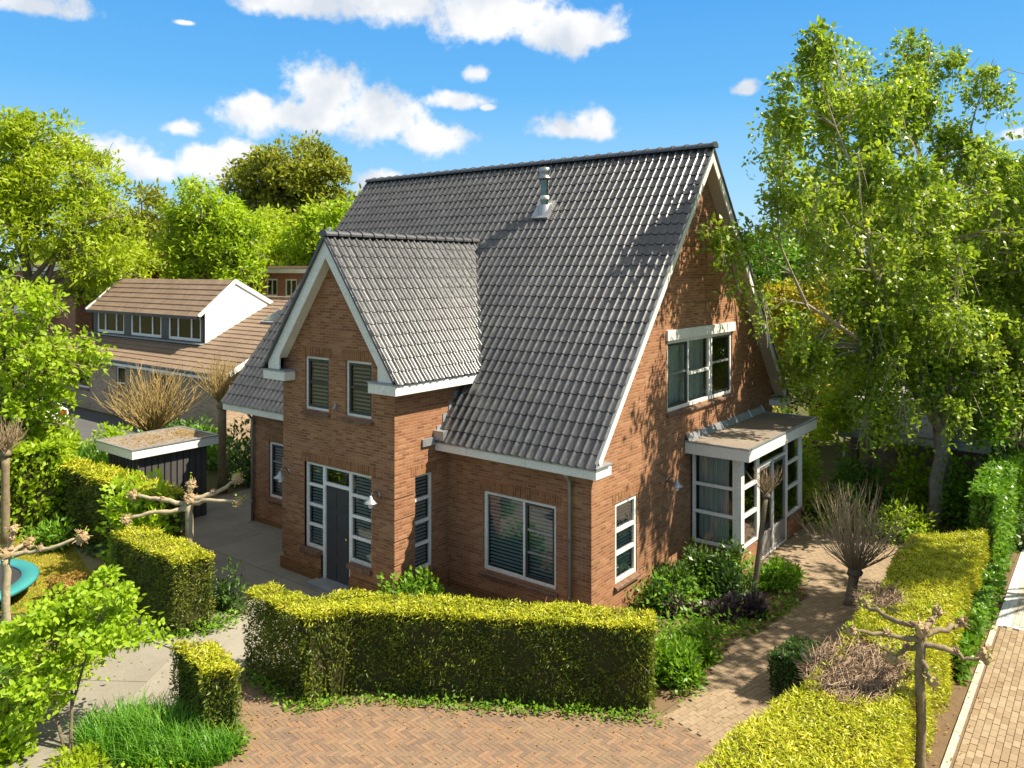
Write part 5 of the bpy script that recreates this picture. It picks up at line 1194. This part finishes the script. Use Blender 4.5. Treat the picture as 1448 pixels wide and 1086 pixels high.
gt = thing('iron_gate', 'black iron gate beyond the ivy fence at the right edge', 'gate', (6.5,12.2,0))
for k in range(7): m = MB(); m.tube([(-.45+k*.15,0,.05),(-.45+k*.15,0,1.25)], .012, 6); m.build('bar', 'dark_paint', gt)
for z in (.15, 1.1): m = MB(); m.box(-.5, .5, -.02, .02, z, z+.04); m.build('rail', 'dark_paint', gt)
for x in (-.55, .55): m = MB(); m.box(x-.05, x+.05, -.05, .05, 0, 1.4); m.build('post', 'dark_paint', gt)

# ------------------------------------------------------------------ parked cars
def car(label, loc, rz):
    root = thing('parked_car', label, 'car', loc, rz, group='white cars on the neighbouring drive')
    side = [(-2.05,.32),(-2.1,.62),(-2.02,.92),(-1.75,1.0),(-1.55,1.38),(-.9,1.47),(.2,1.45),(.95,.98),(1.85,.82),(2.08,.62),(2.08,.32)]
    m = MB(); n = len(side); rows = []
    for y, ins, dz in ((-.84,.0,0),(-.62,.0,0),(.62,.0,0),(.84,.0,0)):
        k = .86 if abs(y) > .8 else 1
        rows.append([(x, (y*(.86 if z > 1.05 else 1)), z if abs(y) < .8 else min(z, 1.42)) for x, z in side])
    vs = [p for r_ in rows for p in r_]; fs = []
    for i in range(3):
        for j in range(n-1): fs.append((i*n+j, (i+1)*n+j, (i+1)*n+j+1, i*n+j+1))
    fs += [tuple(range(n)), tuple(range(4*n-1, 3*n-1, -1))]; m.mesh(vs, fs); m.build('body', 'car_white', root, bevel=.04)
    for s_ in (-1, 1):
        m = MB(); m.poly([(-1.45,s_*.748,1.33),(.15,s_*.748,1.36),(.75,s_*.80,1.02),(-1.62,s_*.80,1.02)]); m.build('side_window', 'dark_paint', root)
        m = MB(); m.box(-2.12, -2.0, s_*.56-.14, s_*.56+.14, .72, .92); m.build('tail_light', 'car_red', root, bevel=.02)
        for x in (-1.3, 1.3): m = MB(); m.tube([(x,s_*.68,.31),(x,s_*.86,.31)], .31, 18); o = m.build('wheel', 'rubber', root); m = MB(); m.tube([(x,s_*.862,.31),(x,s_*.872,.31)], .19, 14); m.build('rim', 'steel_dull', o)
    m = MB(); m.poly([(-1.79,-.62,1.02),(-1.79,.62,1.02),(-1.575,.56,1.36),(-1.575,-.56,1.36)]); m.build('rear_window', 'dark_paint', root)
    return root
c1 = car('white car with red tail light partly hidden behind the leafy tree', (-30.2,.9,0), R(200))
c2 = car('nearer white car at the far left edge beyond the hedge', (-24.2,-3.0,0), R(150))

# ------------------------------------------------------------------ trees
birch_ells = [((2.2,9.71,12.3),(1.94,1.7,1.3)),((3.86,11.64,13.2),(1.1,1,.9)),((3.2,10.9,11.9),(1.3,1.2,1.0)),((5.1,12.5,12.2),(.5,.5,.8)),((4.9,12.4,10.6),(1.0,1.0,.9)),((1.5,7.95,10.4),(1.05,1.1,1.25)),((1.35,6.6,8.6),(.75,.9,1.06)),((2.04,8.95,9.33),(1.9,1.7,1.52)),
 ((3.47,11.34,8.85),(2.18,2,1.79)),((4.97,13.13,8.08),(1.62,1.8,1.83)),((1.6,6.3,6.7),(.8,1,1.2)),((2.2,9.71,6.48),(1.94,1.8,1.75)),((3.94,11.7,5.87),(2.18,2,1.79)),
 ((5.56,14.22,5.61),(1.45,1.6,2.08)),((1.75,7.6,4.8),(.95,1,1.0)),((2.93,9.65,3.75),(1.6,1.4,1.05)),((5.04,12.55,3.0),(1.19,1.2,.89)),((1.12,4.6,7.3),(.22,.3,.8)),((1.75,4.1,4.75),(.16,.2,.85)),((2.84,10.85,11.03),(1.59,1.6,1.19)),((2.9,5.6,8.6),(.9,1.2,1.1)),((3.6,6.9,7.6),(1.2,1.3,1.1)),((2.6,6.6,10.3),(1.1,1.2,1.0)),((4.6,9.2,6.4),(1.5,1.4,1.4)),((5.4,11.2,4.6),(1.5,1.4,1.2)),((3.4,9.9,5.0),(1.6,1.3,1.2)),((5.8,11.6,7.6),(1.4,1.4,1.5)),((4.5,9.7,9.2),(1.4,1.3,1.3)),((3.6,4.3,8.9),(.8,.8,.7)),((4.4,5.4,9.2),(1.1,1.2,1.0)),((3.0,4.4,6.7),(.7,.8,.8)),((2.0,8.6,4.3),(1.1,1.0,.7)),((2.9,9.0,4.8),(1.3,1.0,.9)),((4.2,10.2,4.2),(1.3,1.0,.9)),((3.4,8.8,6.0),(1.2,1.0,1.0)),((5.2,11.4,3.6),(1.2,1.0,.8)),((2.7,4.7,11.7),(1.0,.9,.7)),((2.2,4.3,10.5),(.7,.7,.6)),((1.05,5.4,8.5),(.35,.5,.8)),((.8,4.6,7.6),(.3,.5,.8)),((3.2,6.4,11.4),(1.2,1.2,.8))]
birch_limbs = [([(3.94,11.7,0),(4.02,11.76,1.11),(4.13,11.85,2.5)],.24,.2),([(4.13,11.85,2.5),(3.67,11.24,3.52),(3.27,10.55,5.32),(2.81,9.81,6.68),(2.41,9.24,8.01)],.15,.06),
 ([(4.13,11.85,2.5),(4.22,12.17,4.66),(4.28,12.34,6.66),(3.94,11.7,8.85),(3.47,11.34,11.03)],.16,.05),([(4.13,11.85,2.5),(4.73,12.94,4.22),(5.23,13.97,6.24),(5.56,14.22,8.1)],.14,.05),
 ([(2.41,9.24,8.01),(1.89,8.84,9.9),(2.05,9.59,12.11)],.06,.02),([(3.47,11.34,11.0),(3.75,11.5,12.2),(3.9,11.7,13.5)],.045,.015),([(3.94,11.7,8.85),(4.6,12.2,10.2),(4.9,12.4,11.6),(5.3,12.5,12.9)],.05,.008),([(4.9,12.4,11.6),(4.5,12.6,12.4),(4.9,12.9,13.1)],.02,.006),([(5.1,12.45,12.3),(5.6,12.7,12.6),(6.1,12.9,12.4),(6.3,13.0,12.0)],.015,.005),([(2.81,9.81,6.68),(3.2,8.0,7.2),(3.6,5.6,8.6)],.06,.015),([(3.27,10.55,5.32),(3.9,9.6,5.6),(4.9,8.9,6.2)],.05,.015),([(3.6,5.6,8.6),(3.1,5.2,10.2),(2.7,4.7,11.8)],.03,.012),([(1.89,8.84,9.9),(2.6,7.2,10.6),(3.2,6.2,11.6)],.035,.012),([(3.67,11.24,3.52),(2.91,9.0,5.03),(1.91,6.96,6.18),(1.43,6.33,7.75)],.08,.025),([(3.27,10.55,5.32),(2.34,9.19,6.68),(1.51,7.66,9.44)],.07,.02)]
make_tree('birch_tree', 'large loose-leaved birch with drooping twigs beside the gable and bay', (3.94,11.7,0), birch_ells, birch_limbs, 300, 68000, .138, .084, 'leaf_birch', 'bark_birch', 101, crad=.42, hang=1.2, droop=.3, twigs=4, tip=.012, shell=.5)
b2 = [((6.6,14.0,9.0),(1.9,2,1.9)),((7.6,15.0,6.3),(2.0,2,2.0)),((6.9,14.2,11.2),(1.2,1.3,1.2)),((6.2,13.6,4.3),(1.4,1.5,1.2)),((8.6,15.5,9.5),(1.8,2,2.2)),((7.2,13.2,4.6),(1.6,1.6,1.6)),((8.4,14.6,7.6),(1.8,1.8,2.0)),((6.4,12.6,6.6),(1.2,1.2,1.4))]
make_tree('birch_tree', 'second birch with thick pale trunk at the right edge of the garden', (4.9,12.9,0), b2, [([(4.9,12.9,0),(5.0,13.0,1.6),(5.4,13.3,3.4),(6.0,13.7,6.0),(6.6,14.0,9.2)],.26,.06),([(5.4,13.3,3.4),(6.6,14.3,5.2),(7.6,15.0,7.0)],.12,.04)], 190, 40000, .125, .074, 'leaf_birch', 'bark_birch', 102, crad=.6, hang=.9, droop=.3, twigs=2, tip=.008)
def far_tree(name, label, base, ells, r0, nclump, nleaf, L0, W0, leafm, seed, crad, bark='bark_grey', k=9, group='trees behind the houses', **kw):
    top = max(ells, key=lambda e: e[0][2])[0]
    return make_tree(name, label, base, ells, auto_limbs(base, top, ells, k, r0, seed), nclump, nleaf, L0, W0, leafm, bark, seed, crad=crad, group=group, twigs=2, tip=.02, **kw)
far_tree('leafy_tree', 'big feathery yellow-green tree at the far left', (-40.5,6.0,0), [((-40.5,6.3,12.5),(3.9,3.9,3.6)),((-41.3,3.2,9.8),(3.2,3.2,3.4)),((-38.4,7.6,9.0),(2.6,2.6,3.2)),((-42.0,5.0,14.0),(2.6,2.6,2.2)),((-37.2,8.4,6.6),(2.0,2.0,1.6))], .4, 260, 23000, .34, .13, 'leaf_yellowgreen', 111, 1.0)
far_tree('leafy_tree', 'sparse olive tree between the feathery tree and the dark tall tree', (-52.8,18.2,0), [((-52.9,18.2,10.8),(3.4,3.4,3.0)),((-50.8,18.9,8.6),(2.6,2.6,2.2)),((-55,17.5,9.0),(2.6,2.6,2.4))], .4, 130, 9000, .36, .18, 'leaf_olive', 112, 1.0)
far_tree('leafy_tree', 'fresh green drooping tree behind the dormer', (-40,15.7,0), [((-39.9,15.7,11.2),(2.0,2.2,2.0)),((-41.2,15.0,9.3),(1.9,2,2.0)),((-37.6,16.4,9.0),(2.1,2.2,2.0)),((-36.6,16.2,7.0),(1.9,2,1.4)),((-40.6,15.2,7.0),(2.2,2,1.6))], .35, 170, 15000, .34, .15, 'leaf_fresh', 113, .85, hang=1.3)
far_tree('leafy_tree', 'tallest dark olive broadleaf tree rising behind the gable wing', (-58.5,36.8,0), [((-58.5,36.8,16.8),(5.2,5.2,3.6)),((-62.2,34.5,14.6),(3.6,3.6,3.4)),((-54.8,38.8,14.5),(3.6,3.6,3.6)),((-58.5,36.8,12.2),(4.2,4.2,2.6))], .6, 230, 17000, .5, .3, 'leaf_olive', 114, 1.35)
far_tree('leafy_tree', 'yellow-green tree in front of the tall dark tree', (-46,22.0,0), [((-46.0,21.5,9.4),(2.6,2.6,2.4)),((-43.8,20.2,8.4),(2.4,2.4,2.2)),((-47.5,26.8,9.8),(2.8,2.8,2.4))], .35, 120, 11000, .36, .16, 'leaf_yellowgreen', 115, 1.0)
far_tree('leafy_tree', 'bright green tree just left of the main roof ridge', (-39.8,26.0,0), [((-39.6,26.0,9.9),(3.0,3.0,2.6)),((-42.4,25.5,8.4),(2.4,2.4,2.2)),((-36.6,27,8.6),(2.6,2.6,2.6))], .35, 130, 11000, .38, .18, 'leaf_fresh', 116, 1.0)
far_tree('leafy_tree', 'rounded green tree low behind the dormer ridge', (-50,14.5,0), [((-50,14.5,7.2),(2.8,2.8,2.2)),((-52.5,13.8,6.4),(2.2,2.2,1.8))], .3, 70, 6000, .36, .18, 'leaf_yellowgreen', 117, .9)
far_tree('leafy_tree', 'near green tree overhanging the left edge above the white cars', (-16.4,-4.6,0), [((-16.3,-4.2,6.0),(1.5,1.5,1.0)),((-16.9,-4.6,4.9),(1.7,1.6,1.1)),((-15.6,-3.5,4.6),(1.5,1.2,.9)),((-16.2,-4.0,3.6),(1.3,1.2,.7)),((-14.9,-3.3,4.95),(1.0,.8,.35)),((-16.4,-4.0,2.75),(1.5,1.1,.5))], .14, 130, 8600, .17, .10, 'leaf_fresh', 118, .45, group=None, hang=.5)
far_tree('conifer', 'golden-brown conifer behind the glazed bay', (-1.6,19.2,0), [((-1.6,19.2,5.2),(1.5,1.5,2.2)),((-1.6,19.2,2.8),(2.1,2.1,1.8)),((-.2,20.5,3.6),(1.6,1.6,2.0)),((-3.0,19.6,4.4),(1.5,1.5,2.2))], .2, 130, 13000, .22, .10, 'leaf_conifer', 119, .6, group='trees behind the birch', hang=.5)
far_tree('conifer', 'tall dark evergreen rising behind the back eave', (-5.6,25.5,0), [((-5.6,25.5,6.6),(2.3,2.3,2.8)),((-5.0,24.5,3.6),(2.6,2.4,2.4))], .3, 110, 9000, .28, .15, 'leaf_ivy', 120, .85, group='trees behind the birch')
far_tree('leafy_tree', 'wide mid green tree far behind the birch crown', (-4.2,34.5,0), [((-4.2,34.5,8.6),(4.4,4.4,3.4)),((-.6,40,9.6),(4.6,4.6,3.8)),((-1.5,36,5.0),(4.2,4.0,2.6))], .5, 190, 14000, .42, .22, 'leaf_wood', 121, 1.3, group='trees behind the birch')
far_tree('leafy_tree', 'broad green tree far behind the second birch', (4.5,37,0), [((4.2,36.9,9.4),(3.6,3.6,3.6)),((7.5,38.5,8),(3.6,3.6,3.6)),((4.5,36,5),(4,4,2.6))], .5, 150, 11000, .42, .22, 'leaf_fresh', 122, 1.3, group='trees behind the birch')
far_tree('leafy_tree', 'dark undergrowth tree filling the gap beside the garage', (-3.2,16.2,0), [((-3.2,16.2,2.6),(1.5,1.4,1.8)),((-1.9,14.4,1.6),(1.0,1.0,1.2))], .12, 90, 7000, .17, .09, 'leaf_dark', 123, .5, group='trees behind the birch')
far_tree('shrub_tree', 'bright green small tree above the ivy fence at the right edge', (5.6,12.6,0), [((5.6,12.2,3.0),(.9,1.6,.7)),((6.2,13.4,3.4),(1.0,1.2,.8))], .08, 60, 4200, .14, .08, 'leaf_bright', 124, .4, group=None)
# far-off wood that closes the skyline
rng = np.random.default_rng(130); n = 26000
a = np.radians(rng.uniform(-82, 14, n)); d = rng.uniform(95, 135, n); hh = 7.0+2.2*np.sin(a*31)+1.6*np.sin(a*73+1)+1.2*np.sin(a*17+2)
Q = np.stack([8+np.sin(a)*d, -13+np.cos(a)*d, hh*(rng.uniform(0, 1, n)**.6)+rng.normal(0, .35, n)], 1)
tag(leaves('distant_wood', 'leaf_wood', None, Q, rsphere(rng, n)+[0, 0, .2], rsphere(rng, n)+[0, 0, .5], 1.5*rng.uniform(.6, 1.3, n), .9), kind='stuff')

# street tree outside the right edge: its dappled shade lies on the path
far_tree('street_tree', 'street tree across the brick road whose dappled shade falls on the path', (13.5,16.5,0), [((9.2,4.4,9.0),(1.5,1.7,1.0)),((9.4,6.5,9.6),(1.6,1.6,1.1)),((9.1,8.2,9.2),(1.4,1.5,1.0)),((10.8,7.2,9.8),(1.6,1.6,1.2))], .16, 70, 4600, .17, .11, 'leaf_fresh', 125, .55, group=None)
# planting between the shed and the neighbour
bush('shrub', 'yellow-green low shrub at the base of the golden willow', 'shrub', (-15.6,-.9,0), (1.1,.9,1.5), 1300, .16, .09, 'leaf_yellowgreen', 91)
bush('shrub', 'broad green shrub between the golden willow and the neighbour drive', 'shrub', (-18.6,-1.0,0), (1.6,1.4,1.5), 1900, .18, .10, 'leaf_ivy', 92, lump=12)
bush('shrub', 'dark shrub against the neighbour wall', 'shrub', (-21.5,3.6,0), (2.4,1.2,1.4), 2200, .2, .11, 'leaf_dark', 93, lump=12)

# undergrowth that screens the garage and the neighbour's drive
for k, (x, y, rx, h, n, mt, lb) in enumerate(((.2,11.6,1.0,2.3,1700,'leaf_fresh','fresh green tall shrub between the bay and the garage post'),(2.0,12.0,1.1,1.9,1500,'leaf_ivy','mid green shrub in front of the open garage'),(3.4,12.1,.9,2.6,1500,'leaf_fresh','tall fresh shrub directly behind the birch trunks'),(4.8,11.4,.8,2.2,1300,'leaf_bright','bright shrub between second birch and ivy fence'),(-.9,12.6,1.1,3.0,1700,'leaf_conifer','golden shrub behind the back corner of the house'))):
    bush('shrub', lb, 'shrub', (x, y, 0), (rx, rx*.8, h), n, .17, .09, mt, 200+k, lump=14, flat=.6)
bush('shrub', 'tall leafy shrub hiding the white cars beneath the overhanging green tree', 'shrub', (-19.4,-3.0,0), (1.5,1.2,2.3), 2600, .17, .1, 'leaf_fresh', 210, lump=14, flat=.6)
bush('shrub', 'rounded light shrub at the edge of the neighbour drive', 'shrub', (-20.8,.4,0), (1.4,1.2,1.5), 1900, .18, .1, 'leaf_fresh', 211, lump=12)
# fallen leaves and bits on the paving
rng = np.random.default_rng(95); pts = []
for (x0, y0, x1, y1, k, sp) in ((-3.4,-5.5,-2.0,-5.5,60,.35),(-1.8,-4.7,2.4,-2.2,160,.35),(2.8,-1.5,3.0,4.0,170,.6),(-6.4,-5.8,-4.2,-5.6,60,.6),(5.97,-3,6.2,6,140,.18),(-1,-6,2,-4,50,1.0)):
    t_ = rng.uniform(0, 1, k); pts.append(np.stack([x0+(x1-x0)*t_+rng.normal(0, sp, k), y0+(y1-y0)*t_+rng.normal(0, sp, k), np.full(k, .045)], 1))
Q = np.concatenate(pts); n = len(Q)
tag(leaves('leaf_litter', 'leaf_dry', None, Q, rsphere(rng, n)*[1, 1, .1], np.tile([0, 0, 1.], (n, 1))+rsphere(rng, n)*.25, .045*rng.uniform(.5, 1.3, n), .028), kind='stuff')

far_tree('small_tree', 'small fresh green tree between the bay roof and the garage', (1.9,12.2,0), [((1.9,12.0,3.6),(1.3,.9,1.1)),((2.9,12.2,4.6),(1.3,.9,1.0)),((1.2,12.0,2.4),(.9,.8,.8))], .07, 80, 6500, .13, .085, 'leaf_fresh', 126, .4, group='small trees in front of the garage')
far_tree('small_tree', 'small golden green tree behind the second birch trunk', (4.4,12.5,0), [((4.5,12.4,3.7),(1.2,.8,1.0)),((3.7,12.3,4.9),(1.0,.8,.9)),((5.2,12.6,4.8),(1.0,.8,1.0))], .07, 70, 5600, .13, .085, 'leaf_birch', 127, .4, group='small trees in front of the garage')

# leafy fill in the beds beside the house
cover('ground_cover', [(.35,1.6),(.8,2.6),(1.0,3.6),(1.6,4.2)], 2600, 'leaf_ivy', 96, .55, w=.32, L0=.11, W0=.06)
cover('ground_cover', [(1.3,-1.3),(1.7,.2),(1.9,1.1)], 2200, 'leaf_bright', 97, .5, w=.28, L0=.11, W0=.055)
cover('ground_cover', [(1.7,8.9),(2.6,9.6),(3.6,9.2)], 900, 'leaf_fresh', 98, .5, w=.35, L0=.12, W0=.07)
